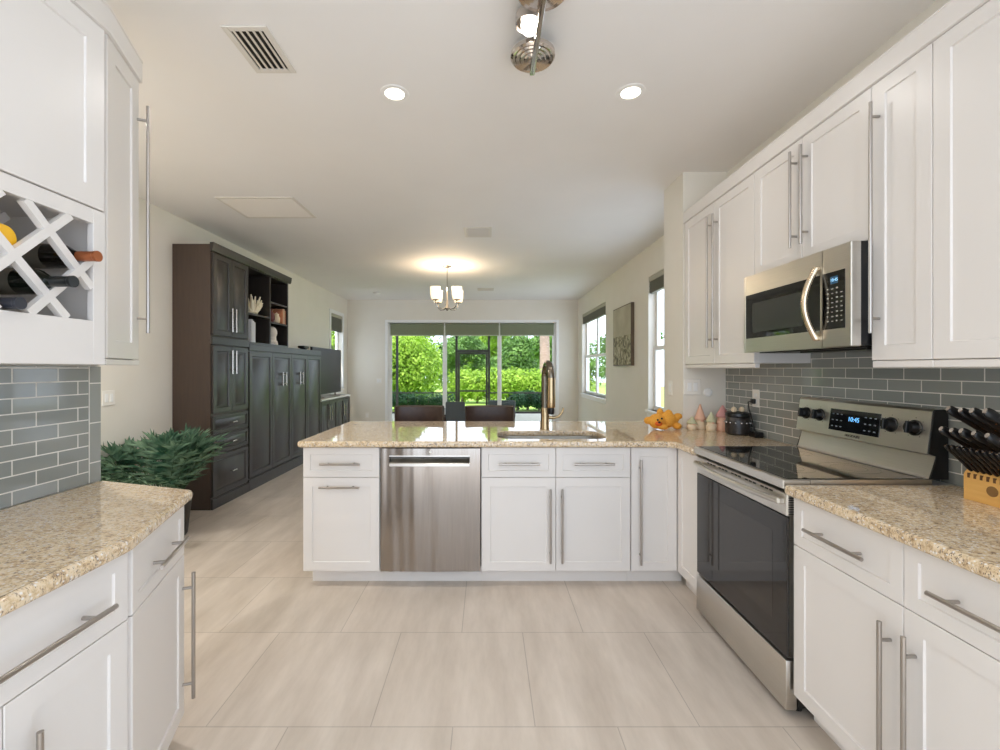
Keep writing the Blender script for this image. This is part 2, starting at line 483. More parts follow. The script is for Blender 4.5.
M_SHADECLOTH = noise_mat('shade_cloth', (122, 128, 102), (130, 135, 110), 40, 0.8)
for k in range(3):
    a = DX0+0.035+k*pw; b = a+pw-0.01
    sh = MB().box(a+0.012, b-0.012, YB+0.030, YB+0.033, 2.09, DZ-0.02).build('roller_shade', M_SHADECLOTH, d1)
    MB().cyl((a+0.005, YB+0.03, DZ-0.025), (b-0.005, YB+0.03, DZ-0.025), 0.018).build('shade_roller', M_SHADECLOTH, sh)
    MB().box(a+0.010, b-0.010, YB+0.026, YB+0.037, 2.075, 2.095, 0.003).build('hem_bar', M_BLIND0, sh)
def sash_window(n, wallx, side, w, blind=0.16, cas=0.0):
    """double-hung window in a side wall; side=+1 wall lies to +x of the room"""
    y0, y1, z0, z1 = w
    r = bpy.data.objects.new('window_%d' % n, None); C.objects.link(r); r.location = (wallx, (y0+y1)/2, z0); r['kind'] = 'structure'
    xi = wallx + side*0.07; xo = wallx + side*0.13
    zm = (z0+z1)/2 - 0.06; units = 2 if y1-y0 > 1.2 else 1
    fm = MB(); gl = MB()
    L_ = (y1-y0)/units
    for k in range(units):
        a, b = y0+k*L_, y0+(k+1)*L_
        for (za, zb, xs) in ((z0, zm+0.025, 0.0), (zm-0.025, z1, 0.02)):
            x0, x1 = xi+side*xs, xi+side*(xs+0.03)
            fm.box(x0, x1, a, a+0.05, za, zb).box(x0, x1, b-0.05, b, za, zb)
            fm.box(x0, x1, a+0.05, b-0.05, za, za+0.05).box(x0, x1, a+0.05, b-0.05, zb-0.05, zb)
            gl.box((x0+x1)/2-0.003, (x0+x1)/2+0.003, a+0.05, b-0.05, za+0.05, zb-0.05)
    f = fm.build('window_frame', M_TRIM, r); gl.build('glass', M_GLASS, r)
    s = MB().box(wallx-side*0.035, xi, y0-0.03, y1+0.03, z0-0.03, z0, 0.004).box(wallx-side*0.012, wallx, y0-0.02, y1+0.02, z0-0.085, z0-0.03, 0.003)
    s.build('window_sill', M_TRIM, r)
    if cas:
        mb = MB().box(wallx-side*0.016, wallx, y0-cas, y0, z0, z1+cas, 0.003).box(wallx-side*0.016, wallx, y1, y1+cas, z0, z1+cas, 0.003).box(wallx-side*0.016, wallx, y0, y1, z1, z1+cas, 0.003)
        mb.build('window_casing', M_TRIM, r)
    # raised blind: head rail and the gathered slats
    hb = MB().box(wallx+side*0.005, wallx+side*0.06, y0+0.005, y1-0.005, z1-0.06, z1-0.002, 0.003)
    o = hb.build('blind_headrail', M_BLIND, r)
    sb = MB(); nz = int((blind-0.06)/0.012)
    for k in range(nz):
        z = z1-0.064-k*0.012
        sb.box(wallx+side*0.008, wallx+side*0.058, y0+0.01, y1-0.01, z-0.006, z, 0)
    sb.build('blind_slats', M_BLIND2, r)
    return r
M_BLIND = mat('blind_cream', (176, 172, 156), 0.6)
M_BLIND2 = mat('blind_taupe', (128, 126, 112), 0.6)
sash_window(1, XR, 1, WA, 0.21)
sash_window(2, XR, 1, (3.80, WB[1], WB[2], WB[3]), 0.21)
sash_window(3, XL, -1, W3, 0.34, 0.07)
sash_window(4, KR, 1, W_ADDED, 0.16)  # added window out of view, brightens the wine rack side

# backsplashes
o = struct(MB().box(KR-0.01, KR-0.0005, 0.3, 3.374, 0.914, 1.46), 'backsplash_kitchen_right', M_TILE)
o = struct(MB().box(KL+0.0005, KL+0.01, 0.3, 1.742, 0.914, 1.372), 'backsplash_kitchen_left', M_TILE)
o = struct(MB().box(KL+0.0005, KL+0.0105, 1.744, 1.797, 0.914, 1.372), 'backsplash_border', M_TILEV)

# ------------------------------------------------------------------ cabinet makers
T = 0.02
SHAKER = [(0, 0), (0, -T+0.0015), (0.0015, -T), (0.056, -T), (0.0585, -T+0.006)]
SLIM = [(0, 0), (0, -T+0.0015), (0.0015, -T), (0.042, -T), (0.0445, -T+0.006)]
HR = 0.0065
def bar_handle(M, a, b, parent, m=M_NICKEL, r=HR, out=0.034):
    """bar pull between local points a and b (u,z) standing off the front"""
    mb = MB(M); y = -T-out
    A, B = Vector((a[0], y, a[1])), Vector((b[0], y, b[1]))
    mb.cyl(A, B, r, n=12)
    L_ = (B-A).length; d = (B-A)/L_
    e = min(0.055, L_*0.18)
    for p in (A+d*e, B-d*e):
        mb.cyl(p, Vector((p.x, -T+0.001, p.z)), r*0.8, n=10)
    return mb.build('handle', m, parent)

def front(M, u0, u1, z0, z1, parent, name='door', prof=SHAKER, m=M_WHITE, handle=None, g=0.0015):
    o = MB(M).panel(u0+g, u1-g, z0+g, z1-g, prof).build(name, m, parent)
    if handle: bar_handle(M, handle[0], handle[1], o)
    return o

def carcass(M, u0, u1, depth, z0, z1, parent, m=M_WHITE, t=0.018, top=True, face=True):
    mb = MB(M)
    mb.box(u0, u0+t, 0, depth, z0, z1).box(u1-t, u1, 0, depth, z0, z1)
    mb.box(u0+t, u1-t, 0.016, depth, z0, z0+t).box(u0+t, u1-t, depth-t, depth, z0+t, z1)
    if top: mb.box(u0+t, u1-t, 0.016, depth-t, z1-t, z1)
    if face: mb.box(u0+t, u1-t, 0, 0.015, z0, z1)
    return mb.build('cabinet_body', m, parent)

def toe(M, u0, u1, parent, m=M_WHITE, y=0.06):
    MB(M).box(u0, u1, y, y+0.018, 0, 0.1).build('toe_kick', m, parent)

ZB, ZT, ZG = 0.098, 0.872, 0.684     # base door bottom, top, drawer gap
# ---- peninsula (fronts look at the camera)
PF = fr((0, 2.80, 0), (1, 0, 0))
c = thing('base_cabinet', 'white shaker base cabinet at the open end of the peninsula, two horizontal pulls', 'cabinet', (-0.91, 3.1, 0))
carcass(PF, -1.15, -0.671, 0.62, 0.1, ZT+0.002, c); toe(PF, -1.12, -0.671, c)
front(PF, -1.15, -0.671, ZG, ZT, c, 'drawer', SLIM, handle=((-1.035, 0.772), (-0.785, 0.772)))
front(PF, -1.15, -0.671, ZB, ZG, c, 'door', handle=((-1.04, 0.628), (-0.79, 0.628)))

c = thing('base_cabinet', 'white shaker sink cabinet with paired doors below the kitchen faucet', 'cabinet', (0.43, 3.1, 0))
carcass(PF, -0.036, 0.898, 0.62, 0.1, ZT+0.002, c, top=False); toe(PF, -0.036, 0.898, c)
front(PF, -0.036, 0.430, ZG, ZT, c, 'drawer', SLIM, handle=((0.072, 0.772), (0.327, 0.772)))
front(PF, 0.430, 0.896, ZG, ZT, c, 'drawer', SLIM, handle=((0.54, 0.772), (0.79, 0.772)))
front(PF, -0.036, 0.430, ZB, ZG, c, 'door', handle=((0.393, 0.16), (0.393, 0.618)))
front(PF, 0.430, 0.896, ZB, ZG, c, 'door', handle=((0.466, 0.16), (0.466, 0.618)))

c = thing('base_cabinet', 'white inside corner base cabinet, one tall narrow door beside the range', 'cabinet', (1.3, 3.1, 0))
carcass(PF, 0.900, 1.21, 0.62, 0.1, ZT+0.002, c); toe(PF, 0.900, 1.25, c)
front(PF, 0.900, 1.188, ZB, ZT, c, 'door', handle=((0.953, 0.15), (0.953, 0.80)))
RF = lambda y: fr((1.21, y, 0), (0, -1, 0))
R0 = RF(2.78)
front(R0, 0.0, 0.282, ZB, ZT, c, 'side_door')
MB(R0).box(0.0, 0.284, 0.001, 0.55, 0.1, ZT+0.002).build('side_body', M_WHITE, c)
MB(R0).box(-0.03, 0.284, 0.045, 0.06, 0, 0.1).build('side_toe_kick', M_WHITE, c)

# ---- dishwasher
dw = thing('dishwasher', 'stainless steel dishwasher set into the white peninsula', 'dishwasher', (-0.353, 3.1, 0))
u0, u1 = -0.664, -0.042
MB(PF).box(u0, u1, 0.012, 0.58, 0.1, 0.868).build('tub', M_DGRAY, dw)
mb = MB(PF); pz0, pz1, pa, pb = 0.762, 0.822, u0+0.055, u1-0.065
def bowed(z0, z1, ua, ub, y=-0.025, n=14):
    fr_, bk = [], []
    rs = []
    for k in range(n+1):
        u = ua+(ub-ua)*k/n
        s = (u-(u0+u1)/2)/((u1-u0)/2)
        yy = y - 0.006*(1-s*s)
        rs.append([(u, yy, z0), (u, 0.01, z0), (u, 0.01, z1), (u, yy, z1)])
    mb.rings(rs)
bowed(0.1, pz0, u0, u1); bowed(pz1, 0.866, u0, u1); bowed(pz0, pz1, u0, pa, n=4); bowed(pz0, pz1, pb, u1, n=4)
door = mb.build('door', M_STEELV, dw)
MB(PF).box(pa-0.002, pb+0.002, 0.0085, 0.0115, pz0-0.002, pz1+0.002).build('handle_recess', M_RECESS, door)
mb = MB(PF)
prof = [(-0.038, pz0-0.004), (-0.038, pz0+0.012), (-0.032, pz0+0.018), (-0.005, pz0+0.026), (0.008, pz0+0.036), (0.008, pz0-0.004)]
mb.rings([[(pa+0.002, y, z) for y, z in prof], [(pb-0.002, y, z) for y, z in prof]])
mb.build('handle_lip', M_STEEL, door)
mb = MB(PF).box(pa, pa+0.03, -0.03, 0.008, pz1-0.005, pz1+0.001).box(pa, pb, -0.031, -0.024, pz1-0.006, pz1+0.001)
mb.build('handle_trim', M_STEEL, door)
MB(PF).lathe([(0, 0), (0.008, 0), (0.008, 0.002), (0, 0.002)], (-0.353, -0.0305, 0.846), (0, -1, 0), 16, False).build('badge', M_PORC, door)
MB(PF).box(-0.42, -0.395, 0.0065, 0.0085, 0.79, 0.802).build('vent_mark', M_DGRAY, door)
MB(PF).box(u0-0.006, u1+0.005, 0.06, 0.078, 0, 0.098).build('toe_kick', M_WHITE, dw)

# ---- base cabinets right of the range
def right_base(ya, yb, label, hside):
    w = ya-yb; M = RF(ya)
    c = thing('base_cabinet', label, 'cabinet', (1.5, (ya+yb)/2, 0))
    carcass(M, 0, w, 0.59, 0.1, ZT+0.002, c); toe(M, 0, w, c)
    m_ = w/2 if hside == 'near' else w/2
    front(M, 0, w, ZG, ZT, c, 'drawer', SLIM, handle=((w/2-0.127, 0.775), (w/2+0.127, 0.775)))
    hu = w-0.04 if hside == 'near' else 0.036
    front(M, 0, w, ZB, ZG, c, 'door', handle=((hu, 0.16), (hu, 0.62)))
    return c
right_base(1.729, 1.272, 'white shaker base cabinet directly beside the range, drawer over door', 'near')
right_base(1.272, 0.815, 'white shaker base cabinet below the knife block end of the worktop', 'far')

# ---- base cabinets on the other side
LF = fr((-0.995, 0.60, 0), (0, 1, 0))
c = thing('base_cabinet', 'white shaker base cabinet under the wine rack, one wide drawer over paired doors', 'cabinet', (-1.28, 0.9, 0))
carcass(LF, 0, 0.61, 0.57, 0.1, ZT+0.002, c); toe(LF, 0, 0.61, c)
front(LF, 0, 0.61, ZG, ZT, c, 'drawer', SLIM, handle=((0.08, 0.762), (0.53, 0.762)))
front(LF, 0, 0.297, ZB, ZG, c, 'door', handle=((0.257, 0.16), (0.257, 0.60)))
front(LF, 0.297, 0.61, ZB, ZG, c, 'door', handle=((0.337, 0.16), (0.337, 0.60)))
EA, EB = Vector((-0.993, 1.213, 0)), Vector((-1.135, 1.64, 0))
ew = (EB-EA).length
EF = fr(EA, EB-EA)
c = thing('base_cabinet', 'white angled end base cabinet beside the leafy plant, short drawer over narrow door', 'cabinet', (-1.3, 1.45, 0))
mb = MB()
mb.slab([(-1.562, 1.213), (EA.x, EA.y), (EB.x, EB.y), (-1.562, 1.78)], 0.1, ZT+0.002)
mb.build('cabinet_body', M_WHITE, c)
MB().slab([(-1.562, 1.213), (EA.x-0.06, EA.y), (EB.x-0.06, EB.y-0.04), (-1.562, 1.72)], 0, 0.1).build('toe_kick', M_WHITE, c)
front(EF, 0.004, ew-0.01, ZG, ZT, c, 'drawer', SLIM, handle=((0.11, 0.768), (0.36, 0.768)))
front(EF, 0.004, ew-0.01, ZB, ZG, c, 'door', handle=((ew-0.03, 0.16), (ew-0.03, 0.62)))

# ---- worktops
def worktop(poly, label, hole=None):
    mb = MB().slab(poly, 0.876, 0.914, 0.013, hole)
    o = mb.build('worktop', M_GRAN, sharp=50)
    for p in o.data.polygons:
        if abs(p.normal.z) > 0.999: p.use_smooth = False
    return tag(o, label, 'countertop')
SX0, SX1, SY0, SY1 = 0.075, 0.785, 2.852, 3.225
hole = round_poly([(SX0, SY0), (SX1, SY0), (SX1, SY1), (SX0, SY1)], 0.11, 8)
P = [(-1.178, 2.745), (1.115, 2.745), (1.152, 2.71), (1.152, 2.497), (1.809, 2.497), (1.809, 3.372), (1.484, 3.372), (1.484, 3.82), (-1.178, 3.82)]
worktop(round_poly(P, [0.03, 0.03, 0.03, 0.012, 0, 0, 0, 0.02, 0.03]), 'beige speckled granite worktop of the peninsula, cut out for the sink', hole)
worktop(round_poly([(1.152, 0.78), (1.809, 0.78), (1.809, 1.731), (1.152, 1.731)], [0.02, 0, 0, 0.015]), 'beige speckled granite worktop carrying the knife block beside the range')
worktop(round_poly([(-1.559, 0.55), (-0.945, 0.55), (-0.945, 1.19), (-1.098, 1.665), (-1.559, 1.806)], [0, 0.01, 0.12, 0.03, 0]), 'beige granite worktop with a clipped corner below the wine rack')

# ---- sink and faucet
s = thing('kitchen_sink', 'stainless undermount sink sunk into the peninsula worktop', 'sink', ((SX0+SX1)/2, 3.04, 0.68))
mb = MB()
def ring2(d, z): return [(x, y, z) for x, y in offset(hole, d)]
mb.rings([ring2(-0.02, 0.8755), ring2(0.004, 0.8755), ring2(0.008, 0.76), ring2(0.02, 0.70), ring2(0.05, 0.685)], False, True)
mb.build('basin', M_STEEL, s)
MB().lathe([(0.0, 0.690), (0.042, 0.690), (0.044, 0.6865)], (0.43, 3.04, 0), n=20, caps=False).build('drain', M_CHROME, s)

f = thing('kitchen_faucet', 'tall champagne gooseneck faucet standing behind the sink', 'faucet', (0.43, 3.30, 0.914))
fx, fy = 0.43, 3.30
MB().lathe([(0.034, 0.9145), (0.034, 0.922), (0.031, 0.93), (0.031, 1.02), (0.031, 1.06), (0.028, 1.075)], (fx, fy, 0), n=20).build('faucet_body', M_BRONZE, f)
pts = [(fx, fy, 1.07), (fx, fy, 1.30)]
for k in range(1, 13):
    a = PI*k/12
    pts.append((fx+0.018*k/12, fy-0.095+0.095*math.cos(a), 1.30+0.098*math.sin(a)))
pts.append((fx+0.018, fy-0.19, 1.285))
MB().tube(pts, 0.027, 16).build('gooseneck', mat('faucet_neck', (120, 112, 100), 0.25, 1.0), f)
sp = MB().lathe([(0.0275, 1.30), (0.028, 1.27), (0.029, 1.16), (0.029, 1.10), (0.026, 1.09)][::-1], (fx+0.018, fy-0.19, 0), n=18).build('spray_head', M_BRONZE, f)
MB().lathe([(0.019, 1.045), (0.023, 1.055), (0.0235, 1.091)], (fx+0.018, fy-0.19, 0), n=18).build('spray_nozzle', M_BLACK, sp)
MB().tube([(fx+0.02, fy, 1.005), (fx+0.06, fy-0.003, 1.0), (fx+0.1, fy-0.008, 1.01), (fx+0.125, fy-0.01, 1.04), (fx+0.135, fy-0.01, 1.075)], [0.013, 0.012, 0.010, 0.008, 0.0065], 12).build('lever_handle', M_BRONZE, f)

# ---- upper cabinets along the range wall
UF = lambda y: fr((1.515, y, 0), (0, -1, 0))
UD = KR-1.515-0.002
U0, U1, UM = 1.395, 2.462, 1.868
def upper(ya, yb, z0, label, doors, rail=True):
    M = UF(ya); w = ya-yb
    c = thing('wall_cabinet', label, 'cabinet', (1.66, (ya+yb)/2, z0))
    carcass(M, 0, w, UD, z0, U1, c)
    for a, b, h in doors: front(M, a, b, z0, U1, c, 'door', handle=h)
    if rail: MB(M).box(0, w, -0.016, 0.012, z0-0.026, z0-0.001, 0.002).build('light_rail', M_WHITE, c)
    return c
upper(3.362, 2.489, U0, 'white upper cabinet in the corner over the plush toy, paired doors with long pulls',
      [(0, 0.4365, ((0.404, 1.50), (0.404, 2.37))), (0.4365, 0.873, ((0.476, 1.50), (0.476, 2.37)))])
upper(2.489, 1.731, UM, 'short white upper cabinet mounted over the microwave, paired doors',
      [(0, 0.379, ((0.341, 1.947), (0.341, 2.41))), (0.379, 0.758, ((0.414, 1.947), (0.414, 2.41)))], False)
upper(1.731, 1.494, U0, 'narrow white upper cabinet next to the microwave, a single door', [(0, 0.237, ((0.035, 1.50), (0.035, 2.38)))])
upper(1.494, 1.036, U0, 'wide white upper cabinet above the knife block, no pull in view', [(0, 0.458, None)])
def crown(path, name):
    """path of front points (x,y) left to right in plan, plus back direction"""
    mb = MB(); prof = [(0.0, U1+0.001), (-0.004, U1+0.003), (-0.004, U1+0.078), (-0.007, U1+0.079), (-0.007, U1+0.083), (0.02, U1+0.083), (0.02, U1+0.001)]
    n = len(path); nor = []
    for i in range(n-1):
        d = Vector((path[i+1][0]-path[i][0], path[i+1][1]-path[i][1])).normalized()
        nor.append(Vector((d.y, -d.x)))
    vs = []
    for i in range(n):
        k = nor[max(i-1, 0)] + nor[min(i, n-2)]; k = k/k.dot(nor[min(i, n-2)])
        vs.append([(path[i][0]-k.x*o, path[i][1]-k.y*o, z) for o, z in prof])
    mb.rings(vs)
    return struct(mb, name, M_WHITE)
crown([(1.49, 3.372), (1.49, 1.036)], 'trim_1')

# ---- upper cabinets with the wine rack
WX = -1.26          # carcass front, doors stand T proud of it
WF = fr((WX, 0.85, 0), (0, 1, 0))
c = thing('wall_cabinet', 'white upper cabinet with the open lattice wine rack below its door', 'cabinet', (-1.42, 1.15, 1.38))
ww = 0.595; ZR0, ZR1 = 1.378, 1.868
d = KR
mb = MB(WF); dp = WX-KL-0.002; t = 0.018
mb.box(0, t, 0, dp, ZR0, U1).box(ww-t, ww, 0, dp, ZR0, U1).box(t, ww-t, 0, dp, ZR0, ZR0+t).box(t, ww-t, 0, dp, ZR1-t, ZR1).box(t, ww-t, 0, dp, U1-t, U1)
mb.box(t, ww-t, dp-0.012, dp, ZR0+t, U1-t).box(t, ww-t, 0, 0.014, ZR1, U1-t)
mb.build('cabinet_body', M_WHITE, c)
front(WF, 0.002, ww, ZR1+0.004, U1, c, 'door', [(0, 0), (0, -T+0.0015), (0.0015, -T), (0.066, -T), (0.0685, -T+0.006)])
# rack face frame: opening y 0.90..1.40, z 1.515..1.82
oy0, oy1, oz0, oz1 = 0.045, 1.402-0.85, 1.515, 1.822
mb = MB(WF).box(0, oy0, -T, 0, ZR0, ZR1, 0.001).box(oy1, ww, -T, 0, ZR0, ZR1, 0.001).box(oy0, oy1, -T, 0, ZR0, oz0, 0.001).box(oy0, oy1, -T, 0, oz1, ZR1, 0.001)
mb.build('rack_frame', M_WHITE, c)
# lattice: diagonal strips clipped to the opening; planes u+z=k and u-z=k
mb = MB(WF); hw = 0.0115/1.0
cu, cz, hp = 1.264-0.85, 1.664, 0.094
def strip(k, sgn, y0, y1):
    # centre line z = cz + sgn*(u-cu) + k ; clip to rectangle
    lo, hi = oy0, oy1
    a = max(lo, min(cu+(oz0-cz-k)/sgn, cu+(oz1-cz-k)/sgn)); b = min(hi, max(cu+(oz0-cz-k)/sgn, cu+(oz1-cz-k)/sgn))
    if b-a < 0.02: return
    za, zb = cz+sgn*(a-cu)+k, cz+sgn*(b-cu)+k
    n = Vector((-sgn, 1)).normalized()*hw
    ex = 0.006
    q = [(a-n.x, za-n.y), (b-n.x, zb-n.y), (b+n.x, zb+n.y), (a+n.x, za+n.y)]
    mb.rings([[(u, y0, z) for u, z in q], [(u, y1, z) for u, z in q]])
for j in range(-4, 5):
    k = hp*(2*j+1)
    strip(k, 1, -0.019, 0.0); strip(k, -1, -0.0185, 0.0005)
mb.build('rack_lattice', M_WHITE, c)
mb = MB(WF)
for j in range(-4, 5):
    k = hp*(2*j+1)
    strip(k, 1, 0.17, 0.19); strip(k, -1, 0.1705, 0.1905)
mb.build('rack_lattice', M_WHITE, c)
# angled end upper cabinet
QA, QB = Vector((-1.262, 1.447, 0)), Vector((-1.352, 1.70, 0))
qw = (QB-QA).length; QF = fr(QA, QB-QA)
c = thing('wall_cabinet', 'narrow angled white upper cabinet at the end of the wine rack run, tall door', 'cabinet', (-1.45, 1.58, 1.38))
MB().slab([(-1.568, 1.447), (QA.x, QA.y), (QB.x, QB.y), (-1.568, 1.795)], ZR0, U1).build('cabinet_body', M_WHITE, c)
front(QF, 0.004, qw-0.004, ZR0+0.02, U1, c, 'door', [(0, 0), (0, -T+0.0015), (0.0015, -T), (0.06, -T), (0.0625, -T+0.006)], handle=((qw-0.02, 1.50), (qw-0.02, 2.365)))
MB(QF).box(0.0, qw, -T, 0, ZR0-0.001, ZR0+0.018, 0.002).build('light_rail', M_WHITE, c)
crown([(-1.237, 0.85), (-1.237, 1.455), (-1.333, 1.715)], 'trim_2')

# wine bottles lying in the lattice, necks towards the room
def bottle(name, label, x_end, y, z, mg, mc, tilt=0.0):
    o = thing(name, label, 'bottle', (x_end-0.15, y, z), 'bottles in the wine rack')
    L_ = 0.30
    prof = [(0.0, 0.0), (0.034, 0.0), (0.037, 0.006), (0.037, 0.185), (0.033, 0.205), (0.018, 0.228), (0.0145, 0.24)]
    MB().lathe(prof, (x_end-L_, y, z), (1, 0, 0), 20).build('glass', mg, o)
    MB().lathe([(0.0142, 0.239), (0.0152, 0.24), (0.0152, 0.29), (0.0165, 0.292), (0.0165, 0.3), (0.0, 0.3)], (x_end-L_, y, z), (1, 0, 0), 18).build('capsule', mc, o)
    MB().lathe([(0.0373, 0.06), (0.0374, 0.061), (0.0374, 0.15), (0.0373, 0.151)], (x_end-L_, y, z), (1, 0, 0), 20, False).build('paper_label', mat('bottle_label', (90, 84, 72), 0.7), o)
    return o
M_WINE = mat('wine_glass_dark', (26, 22, 18), 0.06)
M_WINE2 = mat('wine_glass_green', (20, 24, 18), 0.06)
bottle('wine_bottle', 'dark wine bottle with a copper orange neck foil in the rack', -1.195, 1.368, 1.710, M_WINE, mat('foil_copper', (176, 104, 66), 0.3, 0.6))
bottle('wine_bottle', 'dark wine bottle with a black neck foil, just above the lowest one', -1.172, 1.263, 1.612, M_WINE2, mat('foil_black', (30, 32, 32), 0.3))
bottle('wine_bottle', 'dark navy topped wine bottle lying lowest in the rack', -1.215, 1.160, 1.535, M_WINE2, mat('foil_navy', (44, 46, 54), 0.35))
o = thing('spirit_bottle', 'clear glass bottle with a yellow band, topmost in the wine rack', 'bottle', (-1.36, 1.168, 1.71), 'bottles in the wine rack')
MB().lathe([(0.0, 0), (0.034, 0), (0.037, 0.006), (0.037, 0.245), (0.03, 0.262), (0, 0.266)], (-1.53, 1.168, 1.712), (1, 0, 0), 20).build('glass', mat('clear_glass', (190, 198, 188), 0.08, 0, 0.6), o)
MB().lathe([(0.0376, 0.195), (0.0378, 0.196), (0.0378, 0.243), (0.031, 0.263), (0.0, 0.2675)], (-1.53, 1.168, 1.712), (1, 0, 0), 20, False).build('yellow_band', mat('yellow_label', (240, 184, 30), 0.4), o)

# ------------------------------------------------------------------ microwave
mw = thing('microwave', 'stainless over-the-range microwave under the short upper cabinet', 'microwave', (1.6, 2.11, 1.45))
MF = fr((1.46, 2.462, 0), (0, -1, 0)); mwid = 0.728; mz0, mz1 = 1.452, 1.864
MB(MF).box(0.004, mwid-0.004, 0.001, 0.345, mz0+0.004, mz1).build('case', M_BLACK, mw)
cs = 0.575   # seam between door and control side
wa, wb, wz0, wz1 = 0.018, 0.565, 1.527, 1.762
mb = MB(MF)
mb.box(0, wa, -0.04, 0, mz0, mz1, 0.003).box(wb, cs-0.001, -0.04, 0, mz0, mz1).box(wa, wb, -0.04, 0, mz0, wz0).box(wa, wb, -0.04, 0, wz1, mz1)
dr = mb.build('door', M_STEEL, mw)
MB(MF).box(wa, wb, -0.038, -0.002, wz0, wz1).build('door_window', M_BLKGLASS, dr)
MB(MF).box(0.08, 0.46, -0.0388, -0.0381, wz0+0.03, wz1-0.05).build('window_mesh', mat('oven_mesh', (52, 54, 50), 0.12), dr)
pts = []
for k in range(13):
    a = k/12; z = 1.49+0.305*a; s = math.sin(PI*a)
    pts.append((0.555-0.016*s, -0.05-0.040*s, z))
hb = MB(MF); hb.tube(pts, [0.013]*13, 12); hb.box(0.543, 0.567, -0.056, -0.039, 1.484, 1.504, 0.003).box(0.543, 0.567, -0.056, -0.039, 1.782, 1.80, 0.003)
hb.build('handle', mat('handle_steel', (206, 188, 160), 0.2, 1.0), dr)
mb = MB(MF).box(cs+0.001, mwid, -0.04, 0, mz0, mz1, 0.003)
ctl = mb.build('control_side', M_STEEL, mw)
MB(MF).box(cs+0.006, mwid-0.03, -0.0415, -0.0401, wz0, wz1, 0.0003).build('control_panel', M_BLKGLASS, ctl)
MB(MF).box(cs+0.05, cs+0.088, -0.0422, -0.0416, 1.712, 1.742).build('display', mat('display_dim', (34, 58, 74), 0.2, emit=(60, 110, 150), es=0.5), ctl)
text_mesh('display_digits', '10:45', 0.018, MF @ Matrix.Translation((cs+0.069, -0.0426, 1.727)), mat('digits_blue', (150, 200, 230), 0.4, emit=(150, 205, 240), es=1.2), ctl)
kb = MB(MF)
for r_ in range(8):
    for q in range(4):
        if (r_, q) in ((0, 3),): continue
        u = cs+0.03+q*0.024; z = 1.69-r_*0.019
        kb.box(u, u+(0.010 if (r_+q) % 3 else 0.007), -0.0419, -0.0416, z, z+(0.004 if q % 2 else 0.006))
kb.build('keypad_marks', mat('key_print', (170, 166, 156), 0.5), ctl)
MB(MF).box(0.03, mwid-0.03, 0.03, 0.30, mz0-0.004, mz0+0.003).build('underside_grille', M_DGRAY, mw)
MB(MF).box(0.30, 0.68, 0.06, 0.16, mz0-0.012, mz0-0.003, 0.002).build('grease_filter', M_BLACK, mw)

# ------------------------------------------------------------------ range
rg = thing('electric_range', 'stainless freestanding electric range with black glass top and oven door', 'stove', (1.5, 2.11, 0))
ry0, ry1 = 1.738, 2.488   # near, far
GF = fr((1.215, ry1, 0), (0, -1, 0)); gw = ry1-ry0
MB(GF).box(0.003, gw-0.003, 0.001, 0.585, 0.035, 0.893).build('range_body', M_BLACK, rg)
mb = MB(GF).box(0, gw, -0.058, 0.05, 0.893, 0.930, 0.004).box(0, 0.012, 0.05, 0.525, 0.893, 0.930).box(gw-0.012, gw, 0.05, 0.525, 0.893, 0.930).box(0.012, gw-0.012, 0.46, 0.525, 0.9, 0.930)
mb.build('cooktop_rim', M_STEEL, rg)
ct = MB(GF).box(0.010, gw-0.010, -0.035, 0.50, 0.918, 0.9325, 0.001).build('cooktop_glass', M_BLKGLASS, rg)
def annulus(mb, c, r0, r1, z, n=40):
    a = [mb.v((c[0]+r0*math.cos(2*PI*k/n), c[1]+r0*math.sin(2*PI*k/n), z)) for k in range(n)]
    b = [mb.v((c[0]+r1*math.cos(2*PI*k/n), c[1]+r1*math.sin(2*PI*k/n), z)) for k in range(n)]
    for k in range(n): mb.f([a[k], b[k], b[(k+1) % n], a[(k+1) % n]])
M_BURN = mat('burner_print', (62, 60, 58), 0.15)
for cx, cy, r_ in ((0.2, 0.10, 0.11), (0.55, 0.10, 0.095), (0.2, 0.36, 0.08), (0.55, 0.36, 0.11)):
    mb = MB(GF); annulus(mb, (cx, cy), r_-0.003, r_, 0.9328); annulus(mb, (cx, cy), r_*0.6-0.002, r_*0.6, 0.9328); mb.build('burner_ring', M_BURN, ct)
# oven door
mb = MB(GF).box(0.002, gw-0.002, -0.042, -0.001, 0.785, 0.874, 0.004).box(0.004, gw-0.004, -0.03, -0.001, 0.232, 0.785)
od = mb.build('oven_door', M_STEEL, rg)
MB(GF).box(0.002, gw-0.002, -0.042, -0.0305, 0.232, 0.784, 0.002).build('door_glass', M_OVENGLASS, od)
MB(GF).box(0.09, gw-0.09, -0.0424, -0.0421, 0.34, 0.70).build('oven_window', mat('oven_window', (40, 36, 34), 0.04, 0, 0.7), od)
pts = []
for k in range(17):
    a = k/16
    pts.append((0.025+(gw-0.05)*a, -0.062-0.026*math.sin(PI*a), 0.842))
mb = MB(GF); mb.tube(pts, 0.0125, 12)
mb.box(0.015, 0.04, -0.066, -0.041, 0.83, 0.854, 0.004).box(gw-0.04, gw-0.015, -0.066, -0.041, 0.83, 0.854, 0.004)
mb.build('oven_handle', M_STEEL, od)
mb = MB(GF)
for k in range(5):
    for j in range(3):
        u = 0.12+k*0.115+j*0.030
        mb.box(u, u+0.022, -0.0426, -0.0416, 0.860, 0.867)
mb.build('vent_slots', M_BLACK, od)
mb = MB(GF)
for k in range(8): mb.box(gw-0.0025, gw-0.0012, -0.036, -0.008, 0.793+k*0.009, 0.797+k*0.009)
mb.build('side_louvers', M_DGRAY, od)
MB(GF).box(0.002, gw-0.002, -0.046, -0.001, 0.026, 0.222, 0.006, 2).build('storage_drawer', M_STEEL, rg)
